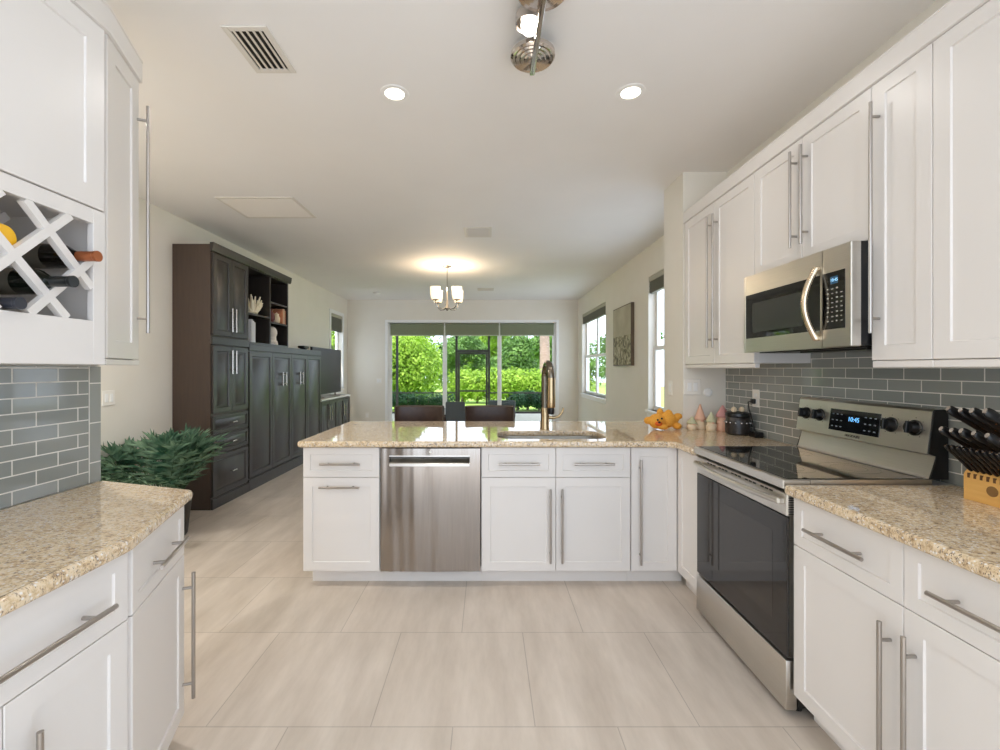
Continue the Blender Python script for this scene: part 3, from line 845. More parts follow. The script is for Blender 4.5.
for u in (0.05, gw-0.05):
    MB(GF).cyl((u, 0.03, 0), (u, 0.03, 0.036), 0.018).build('foot', M_BLACK, rg)
# backguard, profile (y back from front plane, z)
X = lambda x: x-1.215
bp = [(X(1.802), 0.931), (X(1.728), 0.931), (X(1.735), 0.940), (X(1.755), 1.012), (X(1.755), 1.02), (X(1.724), 1.030), (X(1.745), 1.196), (X(1.752), 1.205), (X(1.802), 1.205)]
mb = MB(GF); mb.rings([[(0.006, y, z) for y, z in bp], [(gw-0.006, y, z) for y, z in bp]])
bk = mb.build('backguard', M_STEEL, rg, sharp=20)
sb = [(X(1.802), 0.931), (X(1.730), 0.931), (X(1.757), 1.012), (X(1.757), 1.02), (X(1.727), 1.031), (X(1.747), 1.196), (X(1.753), 1.204), (X(1.802), 1.204)]
for a, b in ((0.0, 0.0058), (gw-0.0058, gw)):
    mb = MB(GF); mb.rings([[(a, y, z) for y, z in sb], [(b, y, z) for y, z in sb]]); mb.build('end_cap', M_BLACK, rg)
# panel frame lying on the slanted face
nx = Vector((0, X(1.724)-X(1.745), -(1.030-1.196)))
slope = Vector((0, X(1.745)-X(1.724), 1.196-1.030)).normalized()
PM = GF @ Matrix.Translation((0, X(1.724), 1.030)) @ Matrix((Vector((1, 0, 0)), Vector((0, slope.z, -slope.y)), slope)).transposed().to_4x4()
MB(PM).box(0.238, 0.525, -0.003, 0.001, 0.03, 0.135, 0.001).build('control_panel', M_BLKGLASS, bk)
text_mesh('clock_digits', '10:45', 0.03, PM @ Matrix.Translation((0.385, -0.0036, 0.092)), mat('clock_blue', (120, 190, 240), 0.4, emit=(110, 185, 250), es=2.0), bk)
mb = MB(PM)
for q in range(3):
    for r_ in range(3):
        for side in (0.255, 0.445):
            mb.box(side+q*0.026, side+q*0.026+0.011, -0.0034, -0.003, 0.048+r_*0.03, 0.053+r_*0.03)
mb.build('panel_marks', mat('panel_print', (130, 140, 150), 0.5), bk)
text_mesh('brand_mark', 'FRIGIDAIRE', 0.017, PM @ Matrix.Translation((0.385, -0.0006, 0.014)), M_DGRAY, bk)
for u in (0.068, 0.168, 0.577, 0.683):
    mb = MB(PM)
    mb.lathe([(0.032, 0), (0.032, 0.004), (0.027, 0.006), (0.0245, 0.026), (0.022, 0.030), (0.0, 0.030)], (u, 0.0, 0.095), (0, -1, 0), 24)
    mb.box(u-0.005, u+0.005, -0.041, -0.026, 0.095-0.024, 0.095+0.024, 0.002)
    kn = mb.build('control_knob', M_BLACK, bk)
    mb = MB(PM)
    for k in range(7):
        a = PI*(0.2+1.6*k/6)
        mb.box(u+0.041*math.sin(a)-0.0015, u+0.041*math.sin(a)+0.0015, -0.0006, 0.0002, 0.095-0.041*math.cos(a)-0.0015, 0.095-0.041*math.cos(a)+0.0015)
    mb.build('knob_marks', M_DGRAY, bk)

# ------------------------------------------------------------------ counter clutter
M_PLUSH = noise_mat('orange_plush', (224, 148, 44), (238, 176, 74), 160, 0.85, bump=0.3)
pl = thing('plush_toy', 'orange plush bear lying on the peninsula worktop', 'plush toy', (1.34, 3.36, 0.914))
px, py = 1.32, 3.30
blob('plush_body', [((px-0.06, py, 0.975), (0.062, 0.055, 0.056)), ((px-0.03, py+0.02, 1.040), (0.024, 0.02, 0.030)), ((px-0.125, py, 0.980), (0.032, 0.025, 0.028)),
     ((px+0.025, py+0.01, 0.985), (0.055, 0.05, 0.062)), ((px+0.03, py+0.01, 1.025), (0.03, 0.03, 0.035)), ((px+0.085, py-0.01, 0.94), (0.032, 0.04, 0.025)),
     ((px+0.10, py+0.01, 1.01), (0.032, 0.03, 0.024)), ((px+0.07, py+0.01, 0.99), (0.04, 0.03, 0.03)), ((px-0.03, py-0.04, 0.935), (0.04, 0.03, 0.02))], M_PLUSH, pl, 0.005, 5)
for dx, dz in ((-0.075, 0.99), (-0.045, 1.0)): MB().ball((px+dx, py-0.055, dz), 0.0075, 10, 8).build('eye', M_BLACK, pl)
MB().ball((px-0.066, py-0.062, 0.972), (0.010, 0.008, 0.008), 10, 8).build('nose', M_BLACK, pl)
MB().ball((px-0.066, py-0.05, 0.962), (0.028, 0.016, 0.018), 12, 8).build('muzzle', mat('muzzle_red', (214, 96, 30), 0.8), pl)

def figurine(label, x, y, h, r, hat, body, hat_h):
    o = thing('gnome_figurine', label, 'figurine', (x, y, 0.914), 'pastel figurines on the worktop')
    z = 0.9145; b = h-hat_h
    MB().lathe([(r*0.85, 0), (r, 0.01), (r*1.02, b*0.4), (r*0.75, b*0.68), (r*0.82, b*0.85), (r*0.6, b), (0, b+0.004)], (x, y, z), n=18).build('body', body, o)
    MB().lathe([(r*0.95, b*0.80), (r*1.02, b*0.9), (r*0.78, b+hat_h*0.15), (r*0.42, b+hat_h*0.6), (r*0.1, h)], (x, y, z), n=18).build('hat', hat, o)
    MB().ball((x, y-r*0.72, z+b*0.78), r*0.26, 10, 8).build('nose', mat('figurine_nose', (226, 176, 150), 0.5), o)
    for s in (-1, 1): MB().ball((x+s*r*0.85, y-r*0.3, z+b*0.45), (r*0.25, r*0.28, r*0.4), 10, 8).build('arm', body, o)
M_PINK = mat('pastel_pink', (222, 176, 150), 0.45); M_PINK2 = mat('dusty_rose', (206, 150, 146), 0.5)
M_SAGE = mat('pastel_sage', (196, 196, 160), 0.5); M_CREAM = mat('cream_glaze', (228, 208, 176), 0.45)
figurine('short pale green gnome figurine, lowest of the four beside the plush toy', 1.515, 3.29, 0.095, 0.036, M_SAGE, M_CREAM, 0.04)
figurine('tall pink pointed gnome figurine between the two pale green ones', 1.59, 3.32, 0.185, 0.04, M_PINK, M_CREAM, 0.10)
figurine('pale green pointed gnome figurine in front between two pink ones', 1.622, 3.22, 0.135, 0.036, M_SAGE, M_CREAM, 0.055)
figurine('pink gnome figurine with a rosy hat next to the black canister', 1.70, 3.21, 0.185, 0.044, M_PINK2, M_PINK, 0.06)

cn = thing('black_canister', 'dark studded canister with two pale knobs in the worktop corner', 'canister', (1.722, 3.05, 0.914))
cx, cy = 1.718, 3.05
M_CANIS = noise_mat('canister_black', (34, 30, 28), (52, 46, 42), 60, 0.3, bump=0.3)
MB().lathe([(0.066, 0.9145), (0.076, 0.925), (0.078, 0.985), (0.074, 1.03), (0.070, 1.036)], (cx, cy, 0), n=24).build('pot', M_CANIS, cn)
MB().lathe([(0.072, 1.036), (0.076, 1.042), (0.074, 1.062), (0.06, 1.070), (0.0, 1.074)], (cx, cy, 0), n=24).build('lid', M_BLACK, cn)
for s in (-1, 1): MB().ball((cx+s*0.027-0.01, cy-0.02, 1.085), (0.018, 0.018, 0.02), 12, 8).build('knob', M_CREAM, cn)
for k in range(14):
    a = 2*PI*k/14
    MB().ball((cx+0.0775*math.cos(a), cy+0.0775*math.sin(a), 0.998), 0.0065, 8, 6).build('stud', M_CHROME, cn)

# wall plates
def plate(name, label, M, w, h, toggles=1, outlet=False, cat='switch'):
    o = thing(name, label, cat, M.translation)
    MB(M).box(-w/2, w/2, -0.006, -0.0005, -h/2, h/2, 0.002).build('cover_plate', M_PORC, o)
    for k in range(toggles):
        u = (k-(toggles-1)/2)*0.046
        if outlet:
            for s in (-1, 1): MB(M).box(u-0.016, u+0.016, -0.009, -0.005, s*0.02-0.013, s*0.02+0.013, 0.003).build('socket', M_TRIM, o)
        else:
            MB(M).box(u-0.016, u+0.016, -0.009, -0.005, -0.033, 0.033, 0.002).build('rocker', M_TRIM, o)
    return o
plate('light_switch', 'white twin rocker switch on the short wall under the corner cabinet', fr((1.555, 3.374, 1.225), (1, 0, 0)), 0.125, 0.12, 2)
plate('light_switch', 'white single switch on the narrow wall end beside the window', fr((1.486, 3.60, 1.21), (0, -1, 0)), 0.075, 0.118, 1)
plate('light_switch', 'white switch plate on the living wall near the tiled wall edge', fr((XL, 3.56, 1.13), (0, 1, 0)), 0.118, 0.12, 2)
plate('light_switch', 'white twin switch on the garden wall beside the sliding door', fr((-2.34, YB, 1.10), (1, 0, 0)), 0.12, 0.12, 2)
plate('wall_outlet', 'white outlet low on the garden wall near the television', fr((-2.60, YB, 0.35), (1, 0, 0)), 0.075, 0.118, 1, True, 'outlet')
plate('wall_outlet', 'white outlet on the grey tile above the black canister', fr((KR-0.01, 2.99, 1.165), (0, -1, 0)), 0.075, 0.118, 1, True, 'outlet')
o = tag(MB(fr((1.674, 3.374, 1.185), (1, 0, 0))).lathe([(0.032, 0), (0.032, 0.006), (0.026, 0.012), (0.0, 0.014)], (0, -0.0005, 0), (0, -1, 0), 24).build('wall_disc', M_TRIM), 'small round white disc on the short wall over the figurines', 'wall button')  # plain white disc fixed flat to the wall
pc = thing('power_adapter', 'black plug in the tile outlet with its cord and adapter brick', 'charger', (1.77, 2.95, 0.914))
MB().box(1.775, 1.801, 2.975, 3.005, 1.128, 1.162, 0.005).build('plug', M_BLACK, pc)
MB().tube([(1.777, 2.99, 1.145), (1.76, 3.0, 1.14), (1.755, 2.98, 1.09), (1.77, 2.97, 1.02), (1.775, 2.95, 0.95), (1.77, 2.94, 0.93)], 0.004, 8).build('cord', M_BLACK, pc)
MB().box(1.735, 1.795, 2.88, 2.955, 0.9145, 0.95, 0.006).build('adapter_brick', M_BLACK, pc)

# knife block with its knives
M_BLOCK = noise_mat('block_wood', (214, 160, 84), (226, 176, 100), 9, 0.4, 3, stretch=(1, 0.6, 6))
M_BLOCK2 = noise_mat('block_wood_dark', (196, 124, 44), (208, 138, 56), 9, 0.4, 3, stretch=(1, 0.6, 6))
kbk = thing('knife_block', 'light wooden knife block against the grey tile beside the range', 'knife block', (1.73, 1.42, 0.914))
BF = fr((1.655, 1.545, 0.9145), (0, -1, 0))
pf = [(0, 0), (0.15, 0), (0.15, 0.20), (0.115, 0.235), (0.04, 0.165), (0.045, 0.135), (0.004, 0.093), (0, 0.085)]
lo = [(0, 0), (0.15, 0), (0.15, 0.10), (0.042, 0.132), (0.004, 0.093), (0, 0.085)]
hi = [(0.15, 0.1005), (0.15, 0.262), (0.081, 0.262), (0.005, 0.140), (0.0425, 0.1325)]
mb = MB(BF); mb.rings([[(0, y, z) for y, z in lo], [(0.24, y, z) for y, z in lo]]); mb.build('block_base', M_BLOCK, kbk)
mb = MB(BF); mb.rings([[(0.012, y, z) for y, z in hi], [(0.24, y, z) for y, z in hi]]); mb.build('block_top', M_BLOCK2, kbk)
MB(BF).lathe([(0, 0), (0.017, 0), (0.017, 0.0015), (0.0, 0.0015)], (0.088, 0.0, 0.047), (0, -1, 0), 24).build('burnt_emblem', mat('emblem', (132, 96, 52), 0.6), kbk)
mb = MB(BF)
for k in range(11): mb.box(0.012+k*0.0195, 0.020+k*0.0195, -0.0008, 0.004, 0.076, 0.092)
mb.build('slots', mat('slot_dark', (92, 60, 30), 0.7), kbk)
KD = Vector((0, -0.72, 0.69)).normalized(); KB = Vector((0, -0.85, 0.53)).normalized()
M_RIVET = M_CHROME
def knife(p, length, wid, thick, label, group, d=KD):
    """handle rises from local point p along d"""
    o = thing('kitchen_knife', label, 'knife', BF @ Vector(p), group)
    p = Vector(p)+d.normalized()*0.002; d = d.normalized(); side = Vector((1, 0, 0)); up = side.cross(d)
    mb = MB(BF); rs = []
    for s, w_, t_ in ((0, 0.8, 0.9), (0.12, 0.95, 1), (0.35, 0.82, 1), (0.65, 0.9, 1.05), (0.88, 1.1, 1.05), (0.97, 0.95, 0.95), (1.0, 0.6, 0.7)):
        c_ = p+d*length*s
        rs.append([c_+side*(thick*t_*math.cos(2*PI*k/12))+up*(wid*w_*math.sin(2*PI*k/12)) for k in range(12)])
    mb.rings(rs); mb.build('knife_handle', M_BLACK, o)
    c_ = p+d*length
    mb = MB(BF); c0 = c_-d*0.006; c1 = c_+d*0.002
    mb.rings([[q+side*(thick*0.75*math.cos(2*PI*k/10))+up*(wid*0.6*math.sin(2*PI*k/10)) for k in range(10)] for q in (c0, c1)])
    mb.build('end_cap', M_CHROME, o)
    mb = MB(BF)
    a = p+d*0.0005; b_ = p+d*0.012
    mb.rings([[q+side*(0.0016*sx)+up*(wid*0.8*sy) for sx, sy in ((-1, -1), (1, -1), (1, 1), (-1, 1))] for q in (a, b_)])
    mb.build('bolster', M_CHROME, o)
    for s in (0.3, 0.55, 0.78):
        q = p+d*length*s
        MB(BF).cyl(q-side*(thick*1.02), q+side*(thick*1.02), 0.0028, n=8).build('rivet', M_RIVET, o)
for k in range(11):
    knife((0.016+k*0.0195, 0.012, 0.100), 0.125, 0.0085, 0.0055, 'slim black steak knife, one of the low row along the front of the knife block', 'steak knives in the block')
big = [(0.03, 0.0205, 0.165, 0.150, 0.014), (0.064, 0.0205, 0.165, 0.150, 0.014), (0.098, 0.0205, 0.165, 0.155, 0.015), (0.132, 0.0205, 0.165, 0.15, 0.014), (0.166, 0.0205, 0.165, 0.145, 0.014),
       (0.045, 0.0545, 0.2195, 0.18, 0.015), (0.08, 0.0545, 0.2195, 0.175, 0.014), (0.118, 0.0545, 0.2195, 0.18, 0.016), (0.16, 0.0545, 0.2195, 0.185, 0.016)]
for k, (u, y, z, ln, w_) in enumerate(big):
    knife((u, y, z), ln, w_, 0.008, d=KB, label='large black-handled knife in the %s row of the knife block, %s counting from the range' % (('lower', ('first', 'second', 'third', 'fourth', 'fifth')[k]) if k < 5 else ('highest', ('first', 'second', 'third', 'fourth')[k-5])), group='big knives in the block')

# ------------------------------------------------------------------ ceiling fittings
def area_lamp(loc, r, w, col, parent=None):
    l = bpy.data.lights.new('lamp', 'AREA'); l.shape = 'DISK'; l.size = 2*r; l.energy = w; l.color = col
    o = bpy.data.objects.new('lamp', l); C.objects.link(o); o.location = loc
    if parent is not None: o.parent = parent; o.location = Vector(loc)-world_loc(parent)
    return o
M_LTRIM = mat('lamp_trim', (244, 242, 238), 0.4)
def downlight(x, y, label, k=1.0):
    o = thing('recessed_light', label, 'ceiling light', (x, y, HC), 'recessed ceiling lights')
    MB().lathe([(0.052, -0.004), (0.075, -0.004), (0.078, -0.0005), (0.05, -0.0005)], (x, y, HC), n=28, caps=False).build('trim_ring', M_LTRIM, o)
    MB().lathe([(0.0, -0.003), (0.053, -0.003), (0.053, -0.001), (0.0, -0.001)], (x, y, HC), n=24, caps=False).build('diffuser', M_LAMP, o)
    area_lamp((x, y, HC-0.012), 0.05, LAMP_W*k, (1.0, 0.96, 0.92), o)
downlight(-0.50, 2.41, 'glowing recessed ceiling light nearest the louvred vent')
downlight(0.775, 2.40, 'glowing recessed ceiling light toward the range wall cabinets')
downlight(-0.30, -0.35, 'added out-of-view ceiling light over the kitchen floor behind the wine rack run', 0.5)  # added fill lamp behind the camera, never in view
downlight(0.775, -0.35, 'added out-of-view ceiling light over the kitchen floor behind the knife block', 0.5)  # second added fill lamp behind the camera
downlight(-2.35, 2.45, 'added hidden ceiling light in the passage behind the wine rack cabinets, nearer the plant', 8.5)  # added lamp hidden by the upper cabinets, lifts the passage brightness
downlight(-2.35, 0.60, 'added hidden ceiling light in the passage behind the wine rack cabinets, farther from the plant', 7)  # another added lamp out of view, brightens passage wall and floor

tl = thing('track_light', 'polished nickel bar light with round ribbed heads on the kitchen ceiling', 'ceiling light', (0.207, 1.7, HC))
MB().box(0.199, 0.223, 1.25, 2.085, 2.735, 2.752, 0.005, 2).build('rail', M_CHROME, tl)
for y in (2.015, 1.655, 1.3):
    mb = MB()
    prof = [(0.0, 2.752), (0.02, 2.752), (0.02, 2.762), (0.035, 2.758), (0.04, 2.764), (0.055, 2.760), (0.06, 2.766), (0.075, 2.762), (0.08, 2.768), (0.092, 2.764), (0.1, 2.772), (0.1, 2.79), (0.085, 2.80), (0.0, 2.80)]
    mb.lathe(prof, (0.207, y, 0), n=32, caps=False); mb.build('ribbed_head', M_CHROME, tl)
    MB().cyl((0.207, y, 2.8), (0.207, y, HC-0.0005), 0.03 if y == 1.655 else 0.008, n=16).build('stem', M_CHROME, tl)
for y in (1.845, 1.47):
    hd = MB().lathe([(0.05, 2.80), (0.054, 2.79), (0.054, 2.83), (0.03, 2.845)], (0.172, y, 0), n=22).build('spot_head', M_CHROME, tl)
    MB().ball((0.178, y, 2.788), (0.038, 0.044, 0.036), 16, 10).build('bulb', M_LAMP, hd)
    MB().cyl((0.172, y, 2.82), (0.207, y, 2.745), 0.006, n=8).build('spot_arm', M_CHROME, hd)
    area_lamp((0.172, y, 2.76), 0.045, LAMP_W*0.5, (1.0, 0.96, 0.92), tl)

M_VENT = mat('vent_white', (222, 216, 206), 0.5)
def vent(label, x0, x1, y0, y1, n, along, name='ceiling_vent', cat='vent', border=0.028, tilt=0.9, pitch_dark=True):
    o = thing(name, label, cat, ((x0+x1)/2, (y0+y1)/2, HC))
    z = HC
    mb = MB().box(x0, x0+border, y0, y1, z-0.008, z-0.0005, 0.002).box(x1-border, x1, y0, y1, z-0.008, z-0.0005, 0.002).box(x0+border, x1-border, y0, y0+border, z-0.008, z-0.0005, 0.002).box(x0+border, x1-border, y1-border, y1, z-0.008, z-0.0005, 0.002)
    mb.build('frame', M_VENT, o)
    MB().box(x0+border, x1-border, y0+border, y1-border, z-0.0015, z-0.0005).build('duct', M_VOID if pitch_dark else M_VENT, o)
    mb = MB()
    a0, a1 = (x0+border, x1-border) if along == 'y' else (y0+border, y1-border)
    st = (a1-a0)/n; w_ = st*0.56
    for k in range(n):
        a = a0+st*(k+0.5)
        q = [(-w_/2, -0.002), (w_/2, -0.009), (w_/2, -0.0105), (-w_/2, -0.0035)]
        if along == 'y': mb.rings([[(a+u, y0+border*0.6, z+h) for u, h in q], [(a+u, y1-border*0.6, z+h) for u, h in q]])
        else: mb.rings([[(x0+border*0.6, a+u, z+h) for u, h in q], [(x1-border*0.6, a+u, z+h) for u, h in q]])
    mb.build('louvers', M_VENT, o)
    return o
vent('white louvred vent with broad dark slots over the kitchen floor', -1.157, -0.957, 1.93, 2.236, 5, 'y')
vent('narrow white vent between the chandelier and the kitchen', -0.245, 0.05, 4.68, 5.03, 9, 'x', border=0.035)
vent('small thin ceiling vent near the sliding door', -0.18, 0.13, 8.25, 8.5, 6, 'x', border=0.03)
vent('large pale return grille in two halves on the living ceiling', -2.365, -1.68, 3.86, 4.39, 26, 'x', 'return_grille', 'vent', 0.035, pitch_dark=False)
MB()
sd = thing('smoke_detector', 'small round smoke detector near the garden wall corner', 'smoke detector', (-2.17, 8.75, HC))
MB().lathe([(0.065, -0.0005), (0.065, -0.02), (0.05, -0.034), (0.0, -0.036)], (-2.17, 8.75, HC), n=24, caps=False).build('detector_case', M_LTRIM, sd)
MB().lathe([(0.066, -0.001), (0.07, -0.001), (0.07, -0.007), (0.066, -0.007)], (-2.17, 8.75, HC), n=24, caps=False).build('mounting_ring', M_VENT, sd)

chx, chy = -0.577, 6.45
ch = thing('chandelier', 'nickel chandelier with upturned frosted shades over the dining table', 'chandelier', (chx, chy, HC))
MB().lathe([(0.065, -0.0005), (0.065, -0.012), (0.03, -0.028), (0.012, -0.034)], (chx, chy, HC), n=24).build('canopy', M_CHROME, ch)
MB().cyl((chx, chy, HC-0.03), (chx, chy, 2.30), 0.008, n=10).build('rod', M_CHROME, ch)
MB().lathe([(0.004, 2.20), (0.022, 2.215), (0.034, 2.24), (0.022, 2.27), (0.014, 2.33), (0.01, 2.36)], (chx, chy, 0), n=18).build('hub', M_CHROME, ch)
for k in range(4):
    a = PI/4 + k*PI/2
    dx, dy = math.cos(a), math.sin(a); R = 0.215
    pt = [(chx+dx*q, chy+dy*q, z) for q, z in ((0.02, 2.255), (0.08, 2.22), (0.15, 2.225), (0.2, 2.26), (R, 2.33))]
    arm = MB().tube(pt, 0.008, 8).build('arm', M_CHROME, ch)
    ex, ey = chx+dx*R, chy+dy*R
    MB().lathe([(0.012, 2.325), (0.045, 2.335), (0.05, 2.342), (0.02, 2.35)], (ex, ey, 0), n=18).build('cup', M_CHROME, arm)
    MB().lathe([(0.05, 2.345), (0.062, 2.36), (0.07, 2.42), (0.074, 2.52), (0.071, 2.52), (0.066, 2.42), (0.058, 2.362), (0.0, 2.35)], (ex, ey, 0), n=20, caps=False).build('shade', M_SHADE, arm)
    MB().ball((ex, ey, 2.43), (0.026, 0.026, 0.045), 12, 8).build('bulb', M_LAMP, arm)
    l = bpy.data.lights.new('lamp', 'POINT'); l.energy = BULB_W; l.shadow_soft_size = 0.03; l.color = (1.0, 0.82, 0.6)
    lo_ = bpy.data.objects.new('lamp', l); C.objects.link(lo_); lo_.parent = ch; lo_.location = Vector((ex, ey, 2.54))-world_loc(ch)

# ------------------------------------------------------------------ living side: espresso storage wall
EX = -2.66      # carcass fronts; doors stand 20 mm proud
BFm = lambda y: fr((EX, y, 0), (0, 1, 0))
RAISED = [(0, 0), (0, -T+0.002), (0.002, -T), (0.05, -T), (0.056, -T+0.010), (0.066, -T+0.010), (0.088, -T+0.002)]
def rfront(M, u0, u1, z0, z1, parent, name='door', handle=None):
    prof = RAISED
    if min(u1-u0, z1-z0) < 0.23: prof = [(i*0.62, y) for i, y in RAISED]; prof[1] = (0, -T+0.002)
    o = MB(M).panel(u0+0.002, u1-0.002, z0+0.002, z1-0.002, prof).build(name, M_ESP, parent)
    if handle: bar_handle(M, handle[0], handle[1], o, M_CHROME, 0.007, 0.028)
    return o
EDP = EX-XL-0.004
c = thing('storage_cabinet', 'tall espresso storage tower at the plant end, doors over three drawers', 'cabinet', (-2.85, 4.6, 0))
M = BFm(4.28); tw = 0.655
mb = MB(M).box(0, 0.02, 0, EDP, 0, 2.565).box(tw-0.02, tw, 0, EDP, 0, 2.565).box(0.02, tw-0.02, 0, EDP, 0.0, 0.02).box(0.02, tw-0.02, EDP-0.01, EDP, 0.02, 2.545).box(0.02, tw-0.02, 0, EDP, 2.545, 2.565).box(0.02, tw-0.02, 0, 0.016, 0.02, 2.545)
mb.build('cabinet_body', M_ESPSIDE, c)
m2 = tw/2
rfront(M, 0.012, m2, 1.69, 2.49, c, 'door', ((m2-0.035, 1.74), (m2-0.035, 1.98)))
rfront(M, m2, tw-0.012, 1.69, 2.49, c, 'door', ((m2+0.035, 1.74), (m2+0.035, 1.98)))
MB(M).box(-0.006, tw+0.002, -0.024, -0.0005, 1.60, 1.675, 0.003).build('belt_rail', M_ESP, c)
rfront(M, 0.012, m2, 0.925, 1.59, c, 'door', ((m2-0.035, 1.31), (m2-0.035, 1.55)))
rfront(M, m2, tw-0.012, 0.925, 1.59, c, 'door', ((m2+0.035, 1.31), (m2+0.035, 1.55)))
for z0, z1 in ((0.725, 0.905), (0.53, 0.71), (0.115, 0.515)):
    rfront(M, 0.012, tw-0.012, z0, z1, c, 'drawer', ((m2-0.04, (z0+z1)/2), (m2+0.04, (z0+z1)/2)))
MB(M).box(0, tw, -0.022, -0.0005, 0.0, 0.1, 0.003).build('plinth', M_ESP, c)
mb = MB(M); mb.rings([[(u, y, z) for y, z in ((0.0, 2.50), (-0.022, 2.50), (-0.03, 2.53), (-0.036, 2.568), (-0.036, 2.58), (0.0, 2.58))] for u in (-0.01, tw)])
mb.build('cornice', M_ESP, c)

HY0, HY1 = 4.937, 5.955
c = thing('bookcase', 'open espresso display shelves standing above the wide cabinet', 'bookcase', (-2.85, 5.45, 1.64))
M = BFm(HY0); hw_ = HY1-HY0; mid = 0.525
mb = MB(M).box(0, 0.022, 0, EDP, 1.645, 2.565).box(hw_-0.022, hw_, 0, EDP, 1.645, 2.565).box(0.022, hw_-0.022, 0, EDP, 1.645, 1.665).box(0.022, hw_-0.022, 0, EDP, 2.49, 2.565)
mb.build('case', M_ESP, c)
MB(M).box(0.022, hw_-0.022, EDP-0.012, EDP, 1.665, 2.49).build('back_panel', M_ESPIN, c)
MB(M).box(mid-0.014, mid+0.014, 0, EDP-0.012, 1.665, 2.49).build('divider', M_ESP, c)
MB(M).box(0.022, mid-0.014, 0.002, EDP-0.012, 1.97, 1.992).build('shelf', M_ESP, c)
MB(M).box(mid+0.014, hw_-0.022, 0.002, EDP-0.012, 2.17, 2.192).build('shelf', M_ESP, c)
MB(M).box(mid+0.014, hw_-0.022, 0.002, EDP-0.012, 1.925, 1.947).build('shelf', M_ESP, c)
mb = MB(M); mb.rings([[(u, y, z) for y, z in ((0.0, 2.50), (-0.022, 2.50), (-0.03, 2.53), (-0.036, 2.568), (-0.036, 2.58), (0.0, 2.58))] for u in (0.001, hw_+0.03)])
mb.build('cornice', M_ESP, c)

MY0, MY1 = 4.937, 7.08
c = thing('wall_bed_cabinet', 'long low espresso cabinet with four raised panels below the display shelves', 'cabinet', (-2.85, 6.0, 0))
M = BFm(MY0); mw_ = MY1-MY0
mb = MB(M).box(0, 0.02, 0, EDP, 0, 1.642).box(mw_-0.02, mw_, 0, EDP, 0, 1.642).box(0.02, mw_-0.02, 0, 0.016, 0, 1.642).box(0.02, mw_-0.02, 0, EDP, 1.622, 1.642)
mb.build('cabinet_body', M_ESP, c)
MB(M).box(0, mw_, -0.026, -0.0005, 1.565, 1.642, 0.003).build('top_rail', M_ESP, c)
MB(M).box(0, mw_, -0.022, -0.0005, 0, 0.13, 0.003).build('plinth', M_ESP, c)
pw4 = (mw_-0.02)/4
for k in range(4):
    a = 0.01+k*pw4
    p = rfront(M, a, a+pw4, 0.14, 1.555, c, 'raised_panel')
    if k in (1, 2):
        u = a+pw4*0.5
        mb = MB(M)
        for s in (-1, 1): mb.cyl((u+s*0.05, -T-0.03, 1.14), (u+s*0.05, -T-0.03, 1.32), 0.007, n=10).cyl((u+s*0.05, -T+0.001, 1.16), (u+s*0.05, -T-0.03, 1.16), 0.006, n=8).cyl((u+s*0.05, -T+0.001, 1.30), (u+s*0.05, -T-0.03, 1.30), 0.006, n=8)
        mb.cyl((u-0.05, -T-0.03, 1.17), (u+0.05, -T-0.03, 1.17), 0.007, n=10).cyl((u-0.05, -T-0.03, 1.29), (u+0.05, -T-0.03, 1.29), 0.007, n=10)
        mb.build('handle', M_CHROME, p)
o = thing('sensor_bar', 'small black device standing on the end of the long low cabinet', 'device', (-2.72, 6.65, 1.642))
MB().box(-2.76, -2.68, 6.56, 6.62, 1.6425, 1.665, 0.004).build('stand', M_BLACK, o)
MB().box(-2.77, -2.67, 6.5, 6.68, 1.664, 1.70, 0.012, 2).build('case', M_BLACK, o)

# shelf ornaments
XS = EX-0.12
M_CORAL = mat('coral_white', (236, 226, 200), 0.6)
XS = EX-0.10; YC = 5.235
co = thing('coral_ornament', 'white branching coral on the upper display shelf', 'ornament', (XS, YC, 1.992))
random.seed(3)
MB().ball((XS, YC, 2.022), (0.05, 0.09, 0.03), 14, 8).build('coral_base', M_CORAL, co)
for k in range(15):
    a = -1.25+2.5*k/14
    ox = random.uniform(-0.5, 0.5); L_ = 0.14+0.06*random.random()
    p0 = Vector((XS+ox*0.04, YC+0.06*math.sin(a), 2.03)); d_ = Vector((ox*0.6, math.sin(a)*0.85, math.cos(a*0.85))).normalized()
    p1 = p0+d_*L_*0.5; p2 = p0+d_*L_+Vector((0, 0, 0.02))
    mb = MB().tube([p0, p1, p2], [0.02, 0.016, 0.008], 8)
    q = p1+Vector((ox*0.05, random.uniform(-0.05, 0.05), 0.06)); mb.tube([p1, q], [0.013, 0.007], 8)
    mb.build('coral_branch', M_CORAL, co)
M_SPINE = mat('book_white', (226, 228, 230), 0.5)
def book(y0, y1, x0, x1, z0, z1, label, cover, group):
    o = thing('book', label, 'book', ((x0+x1)/2, (y0+y1)/2, z0), group)
    MB().box(x0, x1, y0, y0+0.003, z0, z1).box(x0, x1, y1-0.003, y1, z0, z1).box(x1-0.004, x1, y0, y1, z0, z1, 0.001).build('cover', cover, o)
    MB().box(x0+0.004, x1-0.004, y0+0.003, y1-0.003, z0+0.004, z1-0.004).build('pages', mat('pages', (226, 216, 196), 0.8), o)
book(5.040, 5.070, EX-0.20, EX-0.008, 1.6655, 1.925, 'tallest white book at the tower side of the lower display shelf', M_SPINE, 'white books on the display shelf')
book(5.073, 5.100, EX-0.20, EX-0.008, 1.6655, 1.91, 'middle white book on the lower display shelf', M_SPINE, 'white books on the display shelf')
book(5.103, 5.128, EX-0.20, EX-0.008, 1.6655, 1.895, 'shortest white book on the lower display shelf', M_SPINE, 'white books on the display shelf')
yy = 5.805
